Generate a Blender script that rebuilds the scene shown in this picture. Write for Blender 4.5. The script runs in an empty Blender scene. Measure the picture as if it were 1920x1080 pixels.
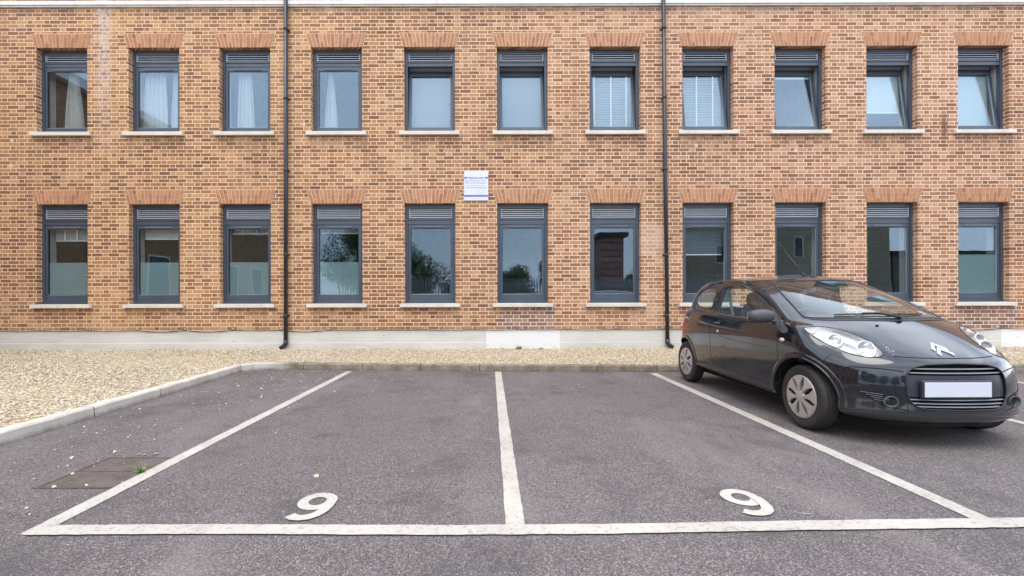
import bpy, bmesh, math, random
import numpy as np
from mathutils import Vector, Matrix
from mathutils.bvhtree import BVHTree
from mathutils.geometry import tessellate_polygon
R = math.radians
random.seed(7)
C = bpy.context.scene.collection
scene = bpy.context.scene

# ---------------------------------------------------------------- camera
cam_d = bpy.data.cameras.new('camera'); cam = bpy.data.objects.new('camera', cam_d); C.objects.link(cam)
cam_d.lens = 16.0; cam_d.sensor_width = 36.0
cam_d.shift_x = 0.0229; cam_d.shift_y = 0.0120
cam_d.clip_start = 0.05; cam_d.clip_end = 3000
cam.location = (0, 0, 1.12)
cam.rotation_euler = (Matrix.Rotation(R(90), 3, 'X') @ Matrix.Rotation(R(-0.157), 3, 'Z')).to_euler()
scene.camera = cam

# ---------------------------------------------------------------- sky, sun, exposure
SUN_EL, SUN_AZ = 68.0, 205.0        # degrees; azimuth from +Y clockwise (behind the camera, a little to the left)
SKY_STRENGTH, SUN_STRENGTH, EXPOSURE = 0.11, 0.9, 1.27
world = bpy.data.worlds.new('World'); scene.world = world; world.use_nodes = True
wt = world.node_tree; wt.nodes.clear()
wo = wt.nodes.new('ShaderNodeOutputWorld'); wb = wt.nodes.new('ShaderNodeBackground')
sk = wt.nodes.new('ShaderNodeTexSky'); sk.sky_type = 'NISHITA'; sk.sun_disc = False
sk.sun_elevation = R(SUN_EL); sk.sun_rotation = R(SUN_AZ); sk.air_density = 1.0; sk.dust_density = 1.5
wc = wt.nodes.new('ShaderNodeTexCoord'); wm = wt.nodes.new('ShaderNodeMapping'); wm.inputs['Scale'].default_value = (1.0, 1.0, 2.6)
wn = wt.nodes.new('ShaderNodeTexNoise'); wn.inputs['Scale'].default_value = 1.7; wn.inputs['Detail'].default_value = 7; wn.inputs['Roughness'].default_value = 0.55
wr = wt.nodes.new('ShaderNodeMapRange'); wr.inputs['From Min'].default_value = 0.34; wr.inputs['From Max'].default_value = 0.62
wr.inputs['To Min'].default_value = 0.35; wr.inputs['To Max'].default_value = 1.0
wx = wt.nodes.new('ShaderNodeMix'); wx.data_type = 'RGBA'
wx.inputs['B'].default_value = (9.3, 10.0, 11.3, 1)
wt.links.new(wc.outputs['Generated'], wm.inputs['Vector']); wt.links.new(wm.outputs['Vector'], wn.inputs['Vector'])
wt.links.new(wn.outputs['Fac'], wr.inputs['Value']); wt.links.new(wr.outputs['Result'], wx.inputs['Factor'])
wt.links.new(sk.outputs['Color'], wx.inputs['A']); wt.links.new(wx.outputs['Result'], wb.inputs['Color'])
wb.inputs['Strength'].default_value = SKY_STRENGTH
wt.links.new(wb.outputs['Background'], wo.inputs['Surface'])
sun_d = bpy.data.lights.new('sun', 'SUN'); sun_d.energy = SUN_STRENGTH; sun_d.angle = R(40); sun_d.color = (1.0, 0.95, 0.87)
sun = bpy.data.objects.new('sun', sun_d); C.objects.link(sun)
a, e = R(SUN_AZ), R(SUN_EL)
sdir = Vector((math.sin(a) * math.cos(e), math.cos(a) * math.cos(e), math.sin(e)))
sun.rotation_euler = (-sdir).to_track_quat('-Z', 'Y').to_euler()
vs = scene.view_settings; vs.view_transform = 'Standard'; vs.look = 'None'; vs.gamma = 1.0; vs.use_curve_mapping = False
vs.exposure = EXPOSURE
scene.render.engine = 'CYCLES'
cy = scene.cycles; cy.max_bounces = 10; cy.transparent_max_bounces = 24; cy.diffuse_bounces = 4; cy.glossy_bounces = 5; cy.transmission_bounces = 8
cy.use_denoising = True; cy.sample_clamp_indirect = 8.0

# ---------------------------------------------------------------- material helpers
class NT:
    """tiny node-expression helper"""
    def __init__(s, name):
        s.m = bpy.data.materials.new(name); s.m.use_nodes = True; s.t = s.m.node_tree; s.t.nodes.clear()
        s.out = s.t.nodes.new('ShaderNodeOutputMaterial')
    def n(s, typ, **kw):
        nd = s.t.nodes.new(typ)
        for k, v in kw.items(): setattr(nd, k, v)
        return nd
    def put(s, sock, v):
        if isinstance(v, bpy.types.NodeSocket): s.t.links.new(v, sock)
        elif v is not None: sock.default_value = v
    def m_(s, op, a, b=None, c=None):
        nd = s.n('ShaderNodeMath', operation=op); s.put(nd.inputs[0], a)
        if b is not None: s.put(nd.inputs[1], b)
        if c is not None: s.put(nd.inputs[2], c)
        return nd.outputs[0]
    def pos(s, obj=True):
        tc = s.n('ShaderNodeTexCoord'); return tc.outputs['Object' if obj else 'Generated']
    def wpos(s): return s.n('ShaderNodeNewGeometry').outputs['Position']
    def sep(s, v):
        nd = s.n('ShaderNodeSeparateXYZ'); s.put(nd.inputs[0], v); return nd.outputs
    def comb(s, x, y, z=0.0):
        nd = s.n('ShaderNodeCombineXYZ')
        for i, v in enumerate((x, y, z)): s.put(nd.inputs[i], v)
        return nd.outputs[0]
    def noise(s, vec, scale, detail=3, rough=0.5, dist=0.0):
        nd = s.n('ShaderNodeTexNoise'); s.put(nd.inputs['Vector'], vec)
        nd.inputs['Scale'].default_value = scale; nd.inputs['Detail'].default_value = detail
        nd.inputs['Roughness'].default_value = rough; nd.inputs['Distortion'].default_value = dist
        return nd.outputs['Fac']
    def white(s, vec):
        nd = s.n('ShaderNodeTexWhiteNoise', noise_dimensions='3D'); s.put(nd.inputs['Vector'], vec); return nd.outputs
    def vor(s, vec, scale, feature='F1'):
        nd = s.n('ShaderNodeTexVoronoi', feature=feature); s.put(nd.inputs['Vector'], vec); nd.inputs['Scale'].default_value = scale; return nd.outputs
    def rng(s, v, a, b, c=0.0, d=1.0, smooth=False):
        nd = s.n('ShaderNodeMapRange'); nd.interpolation_type = 'SMOOTHSTEP' if smooth else 'LINEAR'; nd.clamp = True
        for i, x in enumerate((v, a, b, c, d)): s.put(nd.inputs[i], x)
        return nd.outputs[0]
    def ramp(s, f, stops, const=False):
        nd = s.n('ShaderNodeValToRGB'); s.put(nd.inputs[0], f); cr = nd.color_ramp
        if const: cr.interpolation = 'CONSTANT'
        while len(cr.elements) < len(stops): cr.elements.new(0.5)
        for el, (p, c) in zip(cr.elements, stops): el.position = p; el.color = (*c, 1)
        return nd.outputs[0]
    def mix(s, f, a, b, blend='MIX'):
        nd = s.n('ShaderNodeMix', data_type='RGBA', blend_type=blend)
        s.put(nd.inputs['Factor'], f)
        s.put(nd.inputs['A'], (*a, 1) if isinstance(a, tuple) and len(a) == 3 else a)
        s.put(nd.inputs['B'], (*b, 1) if isinstance(b, tuple) and len(b) == 3 else b)
        return nd.outputs['Result']
    def bump(s, h, strength=0.5, dist=0.01):
        nd = s.n('ShaderNodeBump'); s.put(nd.inputs['Height'], h); nd.inputs['Strength'].default_value = strength
        nd.inputs['Distance'].default_value = dist; return nd.outputs[0]
    def bsdf(s, col=None, rough=0.8, metal=0.0, spec=None, normal=None, coat=None, **kw):
        nd = s.n('ShaderNodeBsdfPrincipled')
        s.put(nd.inputs['Base Color'], (*col, 1) if isinstance(col, tuple) and len(col) == 3 else col)
        s.put(nd.inputs['Roughness'], rough); s.put(nd.inputs['Metallic'], metal)
        if spec is not None: s.put(nd.inputs['Specular IOR Level'], spec)
        if normal is not None: s.put(nd.inputs['Normal'], normal)
        if coat is not None: nd.inputs['Coat Weight'].default_value = coat; nd.inputs['Coat Roughness'].default_value = 0.03
        for k, v in kw.items(): s.put(nd.inputs[k], v)
        return nd.outputs[0]
    def fres(s):
        g_ = s.n('ShaderNodeNewGeometry').outputs['Backfacing']; nd = s.n('ShaderNodeFresnel'); s.put(nd.inputs['IOR'], s.rng(g_, 0.0, 1.0, 1.5, 0.6667)); return nd
    def done(s, sh): s.t.links.new(sh, s.out.inputs['Surface']); return s.m

def simple(name, col, rough=0.6, metal=0.0, var=0.12, scale=6.0, spec=None, coat=None, bump=0.0, bscale=60):
    t = NT(name); p = t.pos(); f = t.noise(p, scale, 4)
    c = t.mix(t.rng(f, 0.3, 0.7), tuple(x * (1 - var) for x in col), tuple(min(1, x * (1 + var)) for x in col))
    r = t.rng(t.noise(p, scale * 2.3, 3), 0.3, 0.7, max(0.02, rough * 0.85), min(1, rough * 1.15))
    nr = t.bump(t.noise(p, bscale, 3), bump, 0.004) if bump else None
    return t.done(t.bsdf(c, r, metal, spec, nr, coat))

def glass(name, refl=1.8, tint=(0.88, 0.94, 1.0), thru=(0.93, 0.96, 0.95), dirt=0.0, wave=0.0):
    t = NT(name)
    fr = t.fres()
    nr = None
    if wave:
        nr = t.bump(t.noise(t.pos(), 1.3, 1), wave, 0.02)
    gl = t.n('ShaderNodeBsdfGlossy'); gl.inputs['Roughness'].default_value = 0.0; gl.inputs['Color'].default_value = (*tint, 1)
    if nr: t.put(gl.inputs['Normal'], nr)
    tr = t.n('ShaderNodeBsdfTransparent'); tr.inputs['Color'].default_value = (*thru, 1)
    mx = t.n('ShaderNodeMixShader'); t.put(mx.inputs[0], t.m_('MINIMUM', t.m_('MULTIPLY', fr.outputs[0], refl), 1.0))
    t.t.links.new(tr.outputs[0], mx.inputs[1]); t.t.links.new(gl.outputs[0], mx.inputs[2])
    sh = mx.outputs[0]
    if dirt:
        df = t.n('ShaderNodeBsdfDiffuse'); df.inputs['Color'].default_value = (0.6, 0.63, 0.64, 1)
        m2 = t.n('ShaderNodeMixShader'); t.put(m2.inputs[0], t.rng(t.noise(t.pos(), 5, 4), 0.3, 0.8, dirt * 0.5, dirt * 1.5))
        t.t.links.new(sh, m2.inputs[1]); t.t.links.new(df.outputs[0], m2.inputs[2]); sh = m2.outputs[0]
    return t.done(sh)

# ---------------------------------------------------------------- mesh helpers
class MB:
    def __init__(s): s.v = []; s.f = []; s.mi = []; s.sm = []
    def add(s, vs_, fs, mi=0, smooth=False):
        o = len(s.v); s.v += [tuple(p) for p in vs_]
        for f in fs: s.f.append(tuple(o + i for i in f)); s.mi.append(mi); s.sm.append(smooth)
        return s
    def box(s, x0, x1, y0, y1, z0, z1, mi=0, M=None):
        v = [Vector((x, y, z)) for x in (x0, x1) for y in (y0, y1) for z in (z0, z1)]
        if M is not None: v = [M @ p for p in v]
        return s.add(v, [(0, 1, 3, 2), (4, 6, 7, 5), (0, 4, 5, 1), (2, 3, 7, 6), (0, 2, 6, 4), (1, 5, 7, 3)], mi)
    def quad(s, a_, b, c, d, mi=0): return s.add([a_, b, c, d], [(0, 1, 2, 3)], mi)
    def tube(s, pts, r, n=10, mi=0, cap=True, flat=1.0):
        pts = [Vector(p) for p in pts]; rings = []
        up = None
        for i, p in enumerate(pts):
            d = (pts[min(i + 1, len(pts) - 1)] - pts[max(i - 1, 0)]).normalized()
            if up is None:
                up = Vector((0, 0, 1)) if abs(d.z) < 0.9 else Vector((0, 1, 0))
            x = d.cross(up).normalized(); y = x.cross(d).normalized(); up = y
            rr = r[i] if isinstance(r, (list, tuple)) else r
            rings.append([p + x * math.cos(2 * math.pi * k / n) * rr + y * math.sin(2 * math.pi * k / n) * rr * flat for k in range(n)])
        vv = [q for rg in rings for q in rg]
        ff = [(i * n + k, i * n + (k + 1) % n, (i + 1) * n + (k + 1) % n, (i + 1) * n + k) for i in range(len(pts) - 1) for k in range(n)]
        s.add(vv, ff, mi, True)
        if cap:
            s.add(rings[0], [tuple(range(n))], mi); s.add(rings[-1], [tuple(range(n))[::-1]], mi)
        return s
    def lathe(s, prof, n=32, axis='x', c=(0, 0, 0), mi=0, smooth=True):
        vv = []; c = Vector(c)
        for (h, r) in prof:
            for k in range(n):
                t = 2 * math.pi * k / n
                if axis == 'x': p = Vector((h, r * math.cos(t), r * math.sin(t)))
                elif axis == 'z': p = Vector((r * math.cos(t), r * math.sin(t), h))
                else: p = Vector((r * math.cos(t), h, r * math.sin(t)))
                vv.append(p + c)
        ff = [(i * n + k, i * n + (k + 1) % n, (i + 1) * n + (k + 1) % n, (i + 1) * n + k) for i in range(len(prof) - 1) for k in range(n)]
        return s.add(vv, ff, mi, smooth)
    def ellipsoid(s, c, rx, ry, rz, n=16, mi=0, M=None, pw=1.0):
        vv = []; c = Vector(c); m = n // 2
        sg = lambda q: math.copysign(abs(q) ** pw, q)
        for i in range(m + 1):
            ph = math.pi * i / m
            for k in range(n):
                t = 2 * math.pi * k / n
                p = Vector((rx * sg(math.sin(ph)) * sg(math.cos(t)), ry * sg(math.sin(ph)) * sg(math.sin(t)), rz * sg(math.cos(ph))))
                if M is not None: p = M @ p
                vv.append(p + c)
        ff = [(i * n + k, i * n + (k + 1) % n, (i + 1) * n + (k + 1) % n, (i + 1) * n + k) for i in range(m) for k in range(n)]
        return s.add(vv, ff, mi, True)
    def prism(s, poly, h0, h1, fn, mi=0):
        """poly in 2D, extruded from h0 to h1; fn(u,v,h)->xyz"""
        n = len(poly)
        vv = [fn(u, v, h0) for u, v in poly] + [fn(u, v, h1) for u, v in poly]
        tri = tessellate_polygon([[Vector((u, v, 0)) for u, v in poly]])
        ff = [tuple(t) for t in tri] + [tuple(n + i for i in reversed(t)) for t in tri]
        ff += [(i, (i + 1) % n, n + (i + 1) % n, n + i) for i in range(n)]
        return s.add(vv, ff, mi)
    def build(s, name, mats, parent=None, bevel=0.0, recalc=True, loc=None):
        me = bpy.data.meshes.new(name); me.from_pydata(s.v, [], s.f)
        if not isinstance(mats, (list, tuple)): mats = [mats]
        for m in mats: me.materials.append(m)
        me.polygons.foreach_set('material_index', s.mi); me.polygons.foreach_set('use_smooth', s.sm)
        if recalc:
            bm = bmesh.new(); bm.from_mesh(me)
            bmesh.ops.remove_doubles(bm, verts=bm.verts, dist=1e-6)
            bmesh.ops.recalc_face_normals(bm, faces=bm.faces)
            if bevel: bmesh.ops.bevel(bm, geom=[e for e in bm.edges if len(e.link_faces) == 2 and e.calc_face_angle(0) > 0.6], offset=bevel, segments=1, affect='EDGES', clamp_overlap=True)
            bm.to_mesh(me); bm.free()
        me.update()
        o = bpy.data.objects.new(name, me); C.objects.link(o)
        if parent is not None: o.parent = parent
        if loc: o.location = loc
        return o

def tag(o, label=None, cat=None, group=None, kind=None):
    if label: o['label'] = label
    if cat: o['category'] = cat
    if group: o['group'] = group
    if kind: o['kind'] = kind
    return o
def empty(name, loc, label, cat, group=None, rz=0.0):
    o = bpy.data.objects.new(name, None); C.objects.link(o); o.location = loc; o.rotation_euler = (0, 0, rz)
    o.empty_display_size = 0.2
    return tag(o, label, cat, group)
def mesh_arr(name, V, F, mat, smooth=False):
    """numpy mesh: V n x 3, F m x k"""
    me = bpy.data.meshes.new(name); me.vertices.add(len(V)); me.vertices.foreach_set('co', V.astype(np.float32).ravel())
    k = F.shape[1]; me.loops.add(F.size); me.loops.foreach_set('vertex_index', F.astype(np.int32).ravel())
    me.polygons.add(len(F)); me.polygons.foreach_set('loop_start', np.arange(0, F.size, k, dtype=np.int32))
    me.polygons.foreach_set('use_smooth', np.full(len(F), smooth))
    me.update(calc_edges=True); me.materials.append(mat)
    o = bpy.data.objects.new(name, me); C.objects.link(o); return o
# ================================================================ materials of the setting
WY = 9.235                 # face of the brick wall
def brick_material(name='flemish_brick', facade=True):
    t = NT(name); P = t.wpos(); x, y, z = t.sep(P)
    if facade: u0 = t.m_('ADD', x, y)
    else: u0 = t.m_('ADD', x, y)
    v = t.m_('DIVIDE', z, 0.075); row = t.m_('FLOOR', v); fv = t.m_('FRACT', v)
    odd = t.m_('MODULO', t.m_('ABSOLUTE', row), 2.0)
    jit = t.m_('MULTIPLY', t.m_('SUBTRACT', t.white(t.comb(row, 3.3, 1.0))[0], 0.5), 0.05)
    wob = t.m_('MULTIPLY', t.m_('SUBTRACT', t.noise(P, 9.0, 2), 0.5), 0.03)
    u = t.m_('ADD', t.m_('ADD', t.m_('DIVIDE', u0, 0.34), t.m_('MULTIPLY', odd, 0.5)), t.m_('ADD', jit, wob))
    k = t.m_('FLOOR', u); fu = t.m_('FRACT', u)
    hd = t.m_('GREATER_THAN', fu, 0.667)
    a1 = t.m_('MULTIPLY', t.m_('MINIMUM', fu, t.m_('SUBTRACT', 1.0, fu)), 0.34)
    a2 = t.m_('MULTIPLY', t.m_('ABSOLUTE', t.m_('SUBTRACT', fu, 0.667)), 0.34)
    dx = t.m_('MINIMUM', a1, a2)
    dz = t.m_('MULTIPLY', t.m_('MINIMUM', fv, t.m_('SUBTRACT', 1.0, fv)), 0.075)
    d = t.m_('MINIMUM', dx, dz)
    d = t.m_('ADD', d, t.m_('MULTIPLY', t.m_('SUBTRACT', t.noise(P, 45.0, 3), 0.5), 0.006))
    bm_ = t.rng(d, 0.0060, 0.0095, smooth=True)               # 0 mortar, 1 brick
    idv = t.comb(t.m_('ADD', t.m_('MULTIPLY', k, 2.0), hd), row, 0.7)
    w = t.white(idv); w1 = w[0]; w2 = t.white(t.comb(row, t.m_('ADD', t.m_('MULTIPLY', k, 2.0), hd), 5.1))[0]
    zone = t.rng(t.noise(t.comb(x, 0.0, t.m_('MULTIPLY', z, 0.8)), 0.5, 4, 0.6), 0.30, 0.70)
    right = t.rng(t.m_('ADD', x, t.m_('MULTIPLY', zone, 4.0)), -2.0, 7.0)       # the wall turns pinker to the right
    ww = t.m_('ADD', w1, t.m_('MULTIPLY', t.m_('SUBTRACT', zone, 0.42), 0.55))
    left_c = t.ramp(ww, [(0.0, (0.140, 0.054, 0.031)), (0.22, (0.215, 0.091, 0.046)), (0.48, (0.300, 0.138, 0.061)), (0.75, (0.380, 0.192, 0.084)), (1.0, (0.46, 0.265, 0.130))])
    right_c = t.ramp(ww, [(0.0, (0.145, 0.055, 0.034)), (0.22, (0.220, 0.091, 0.052)), (0.48, (0.305, 0.138, 0.076)), (0.75, (0.375, 0.188, 0.107)), (1.0, (0.46, 0.270, 0.168))])
    col = t.mix(right, left_c, right_c)
    # a few burnt dark bricks
    dk = t.m_('LESS_THAN', w2, 0.05)
    col = t.mix(t.m_('MULTIPLY', dk, 0.55), col, (0.085, 0.045, 0.032))
    mott = t.noise(P, 60.0, 4, 0.7)
    col = t.mix(t.rng(mott, 0.35, 0.75, 0.0, 0.35), col, (0.46, 0.30, 0.19))
    mz = t.noise(t.comb(x, 0.0, z), 0.8, 4, 0.6)
    mor = t.mix(right, (0.76, 0.53, 0.34), (0.78, 0.57, 0.42))
    mor = t.mix(t.rng(mz, 0.35, 0.7), mor, (0.68, 0.48, 0.30))
    fade = t.rng(t.noise(t.comb(x, 2.0, z), 1.1, 5, 0.65), 0.45, 0.75, 0.0, 0.22)
    col = t.mix(fade, col, t.mix(0.45, mor, col))
    col = t.mix(bm_, mor, col)
    grime = t.rng(t.noise(t.comb(t.m_('MULTIPLY', x, 1.6), 5.0, t.m_('MULTIPLY', z, 0.5)), 1.3, 5, 0.7), 0.52, 0.78, 0.0, 0.30)
    col = t.mix(grime, col, (0.17, 0.10, 0.07))
    if facade:
        # dirt under the string course, a lime run on the left bay, a soot streak on the right bay
        dirt = t.m_('MULTIPLY', t.rng(z, 6.86, 7.08), t.rng(t.noise(t.comb(x, 0.0, t.m_('MULTIPLY', z, 0.25)), 3.0, 4), 0.35, 0.6))
        col = t.mix(t.m_('MULTIPLY', dirt, 0.55), col, (0.11, 0.085, 0.07))
        wn_ = t.m_('MULTIPLY', t.m_('SUBTRACT', t.noise(P, 5.0, 5, 0.7), 0.5), 0.55)
        lx = t.m_('ABSOLUTE', t.m_('ADD', t.m_('ADD', x, 7.80), wn_))
        lime = t.m_('MULTIPLY', t.rng(lx, 0.07, 0.21, 1.0, 0.0), t.rng(z, 4.0, 6.7))
        lime = t.m_('MULTIPLY', lime, t.rng(t.noise(P, 16.0, 4, 0.7), 0.38, 0.58))
        col = t.mix(t.m_('MULTIPLY', lime, 0.8), col, (0.58, 0.50, 0.47))
        sx = t.m_('ABSOLUTE', t.m_('ADD', t.m_('SUBTRACT', x, 9.26), t.m_('MULTIPLY', wn_, 0.2)))
        soot = t.m_('MULTIPLY', t.rng(sx, 0.01, 0.11, 1.0, 0.0), t.m_('MULTIPLY', t.rng(z, 4.25, 4.5), t.rng(z, 4.7, 4.95, 1.0, 0.0)))
        col = t.mix(t.m_('MULTIPLY', soot, 0.75), col, (0.10, 0.035, 0.03))
        # two rebuilt patches of purple brick in pale mortar
        def rect(x0, x1, z0, z1):
            q = t.m_('MULTIPLY', t.m_('GREATER_THAN', x, x0), t.m_('LESS_THAN', x, x1))
            return t.m_('MULTIPLY', q, t.m_('MULTIPLY', t.m_('GREATER_THAN', z, z0), t.m_('LESS_THAN', z, z1)))
        pt = t.m_('ADD', rect(0.22, 1.34, 0.52, 0.95), rect(9.35, 10.75, 0.52, 0.98))
        pc = t.mix(bm_, (0.68, 0.56, 0.46), t.ramp(w1, [(0.0, (0.17, 0.085, 0.065)), (1.0, (0.34, 0.20, 0.15))]))
        col = t.mix(pt, col, pc)
        pale = rect(3.05, 3.62, 2.05, 2.62)
        col = t.mix(t.m_('MULTIPLY', pale, 0.45), col, (0.62, 0.44, 0.32))
        # grey damp course line above the plinth
        low = t.m_('MULTIPLY', t.rng(z, 0.60, 0.56), t.rng(t.noise(P, 4.0, 4), 0.4, 0.62))
        col = t.mix(t.m_('MULTIPLY', low, 0.5), col, (0.22, 0.18, 0.13))
        fx = t.m_('MULTIPLY', t.m_('FRACT', t.m_('DIVIDE', t.m_('ADD', x, 9.27), 1.869)), 1.869)
        under = t.m_('MULTIPLY', t.m_('MULTIPLY', t.rng(fx, 0.0, 0.06), t.rng(fx, 1.20, 1.32, 1.0, 0.0)), t.m_('ADD', t.m_('MULTIPLY', t.rng(z, 4.08, 4.47), t.m_('LESS_THAN', z, 4.47)), t.m_('MULTIPLY', t.rng(z, 0.72, 0.985), t.m_('LESS_THAN', z, 0.985))))
        drip = t.rng(t.noise(t.comb(t.m_('MULTIPLY', x, 3.0), 1.0, t.m_('MULTIPLY', z, 0.7)), 2.2, 4, 0.7), 0.36, 0.62)
        col = t.mix(t.m_('MULTIPLY', t.m_('MULTIPLY', under, drip), 0.62), col, (0.16, 0.085, 0.05))
        # small lime spots
        sp = t.vor(t.comb(x, 0.0, z), 1.1)[0]
        col = t.mix(t.m_('MULTIPLY', t.rng(sp, 0.03, 0.055, 1.0, 0.0), 0.7), col, (0.70, 0.56, 0.44))
    h = t.m_('ADD', bm_, t.m_('MULTIPLY', mott, 0.35))
    nr = t.bump(h, 0.8, 0.006)
    return t.done(t.bsdf(col, 0.9, normal=nr, spec=0.25))

M = {}
M['brick'] = brick_material()
def arch_material():
    t = NT('gauged_red_brick'); P = t.wpos()
    ri = t.n('ShaderNodeNewGeometry').outputs['Random Per Island']
    c = t.ramp(ri, [(0.0, (0.24, 0.100, 0.056)), (0.3, (0.33, 0.145, 0.078)), (0.65, (0.40, 0.195, 0.105)), (1.0, (0.46, 0.26, 0.145))])
    c = t.mix(t.rng(t.noise(P, 1.3, 3), 0.35, 0.65, 0, 0.4), c, (0.45, 0.24, 0.12))
    c = t.mix(t.rng(t.noise(P, 50, 4, 0.7), 0.35, 0.75, 0, 0.4), c, (0.48, 0.25, 0.15))
    return t.done(t.bsdf(c, 0.88, normal=t.bump(t.noise(P, 120, 3), 0.4, 0.003), spec=0.25))
M['arch'] = arch_material()
M['mortar'] = simple('lime_mortar', (0.74, 0.53, 0.36), 0.95, var=0.1, scale=8)
def stone_mat(name, a_, b_, streak=0.5):
    t = NT(name); P = t.wpos(); x, y, z = t.sep(P)
    c = t.mix(t.rng(t.noise(t.comb(x, y, t.m_('MULTIPLY', z, 0.3)), 2.2, 5, 0.65), 0.35, 0.68), a_, b_)
    s = t.noise(t.comb(t.m_('MULTIPLY', x, 9.0), y, t.m_('MULTIPLY', z, 0.6)), 1.0, 4, 0.7)
    c = t.mix(t.rng(s, 0.52, 0.75, 0, streak), c, (0.33, 0.31, 0.27))
    return t.done(t.bsdf(c, 0.8, normal=t.bump(t.noise(P, 70, 4), 0.35, 0.004)))
M['stone'] = stone_mat('painted_sill_stone', (0.66, 0.62, 0.54), (0.54, 0.51, 0.45), 0.25)
M['course'] = stone_mat('string_course_paint', (0.74, 0.72, 0.68), (0.62, 0.60, 0.56), 0.35)
def plinth_mat():
    t = NT('painted_plinth'); P = t.wpos(); x, y, z = t.sep(P)
    c = t.mix(t.rng(t.noise(t.comb(x, 0.0, t.m_('MULTIPLY', z, 3.0)), 0.9, 5, 0.6), 0.35, 0.65), (0.60, 0.58, 0.52), (0.50, 0.485, 0.44))
    c = t.mix(t.rng(t.noise(t.comb(x, 0.0, t.m_('MULTIPLY', z, 16.0)), 1.6, 4, 0.6), 0.48, 0.62, 0, 0.6), c, (0.64, 0.62, 0.57))
    j = t.m_('MULTIPLY', t.m_('GREATER_THAN', z, 0.262), t.m_('LESS_THAN', z, 0.272))
    c = t.mix(t.m_('MULTIPLY', j, 0.8), c, (0.80, 0.77, 0.70))
    def rect(x0, x1): return t.m_('MULTIPLY', t.m_('GREATER_THAN', x, x0), t.m_('LESS_THAN', x, x1))
    pt = t.m_('ADD', rect(-0.05, 1.44), t.m_('GREATER_THAN', x, 10.38))
    c = t.mix(t.m_('MULTIPLY', pt, 0.85), c, (0.74, 0.73, 0.71))
    low = t.m_('MULTIPLY', t.rng(z, 0.27, 0.14), t.rng(t.noise(P, 7, 5, 0.7), 0.42, 0.66))
    c = t.mix(t.m_('MULTIPLY', low, 0.5), c, (0.40, 0.36, 0.27))
    sp = t.vor(t.comb(x, 0.0, z), 2.3)[0]
    c = t.mix(t.m_('MULTIPLY', t.rng(sp, 0.025, 0.05, 1, 0), 0.55), c, (0.18, 0.16, 0.14))
    return t.done(t.bsdf(c, 0.75, normal=t.bump(t.noise(P, 30, 5), 0.4, 0.006)))
M['plinth'] = plinth_mat()
def frame_mat():
    t = NT('anthracite_frame'); P = t.wpos()
    c = t.mix(t.rng(t.noise(P, 3, 3), 0.3, 0.7), (0.043, 0.058, 0.080), (0.056, 0.073, 0.098))
    return t.done(t.bsdf(c, 0.38, spec=0.6))
M['frame'] = frame_mat()
M['louvre'] = simple('louvre_aluminium', (0.50, 0.52, 0.55), 0.35, 0.2, 0.05)
M['gasket'] = simple('black_gasket', (0.012, 0.012, 0.014), 0.5)
M['bead'] = simple('pale_glazing_bead', (0.36, 0.38, 0.40), 0.4)
M['pane_low'] = glass('lower_window_glass', 1.75, wave=0.09, tint=(0.66, 0.84, 1.0))  # lower-row copy of the window glass, weaker sky reflection built in
M['pane'] = glass('window_glass', 2.4, wave=0.04, tint=(0.66, 0.83, 1.0))
M['frost'] = None
def frost_mat():
    t = NT('frosted_film'); P = t.pos()
    df = t.n('ShaderNodeBsdfDiffuse'); t.put(df.inputs['Color'], t.mix(t.noise(P, 2, 3), (0.26, 0.36, 0.39), (0.33, 0.43, 0.46)))
    tl = t.n('ShaderNodeBsdfTranslucent'); tl.inputs['Color'].default_value = (0.4, 0.5, 0.52, 1)
    tr = t.n('ShaderNodeBsdfTransparent'); tr.inputs['Color'].default_value = (0.8, 0.9, 0.92, 1)
    m1 = t.n('ShaderNodeMixShader'); m1.inputs[0].default_value = 0.3
    t.t.links.new(df.outputs[0], m1.inputs[1]); t.t.links.new(tl.outputs[0], m1.inputs[2])
    m2 = t.n('ShaderNodeMixShader'); m2.inputs[0].default_value = 0.06
    t.t.links.new(m1.outputs[0], m2.inputs[1]); t.t.links.new(tr.outputs[0], m2.inputs[2])
    return t.done(m2.outputs[0])
M['frost'] = frost_mat()
def cloth_mat(name, col, trans=0.4):
    t = NT(name); P = t.pos()
    c = t.mix(t.noise(P, 30, 3), tuple(q * 0.9 for q in col), col)
    df = t.n('ShaderNodeBsdfDiffuse'); t.put(df.inputs['Color'], c)
    tl = t.n('ShaderNodeBsdfTranslucent'); t.put(tl.inputs['Color'], c)
    m1 = t.n('ShaderNodeMixShader'); m1.inputs[0].default_value = trans
    t.t.links.new(df.outputs[0], m1.inputs[1]); t.t.links.new(tl.outputs[0], m1.inputs[2])
    return t.done(m1.outputs[0])
M['curtain'] = cloth_mat('net_curtain', (0.70, 0.70, 0.70), 0.3)
M['blind'] = cloth_mat('white_blind', (0.62, 0.66, 0.70), 0.15)
M['roller'] = cloth_mat('pale_roller_blind', (0.66, 0.72, 0.72), 0.2)
M['tape'] = cloth_mat('white_tape', (0.95, 0.97, 0.98), 0.1)
M['room'] = simple('room_plaster', (0.30, 0.32, 0.33), 0.9)
M['roomfloor'] = simple('room_carpet', (0.06, 0.06, 0.07), 0.95)
M['pipe'] = simple('black_pipe_paint', (0.020, 0.022, 0.027), 0.38, spec=0.5, bump=0.2, bscale=25)
M['cable'] = simple('black_cable', (0.012, 0.012, 0.013), 0.6)
M['clip'] = simple('clip_plastic', (0.55, 0.52, 0.48), 0.5)
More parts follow.
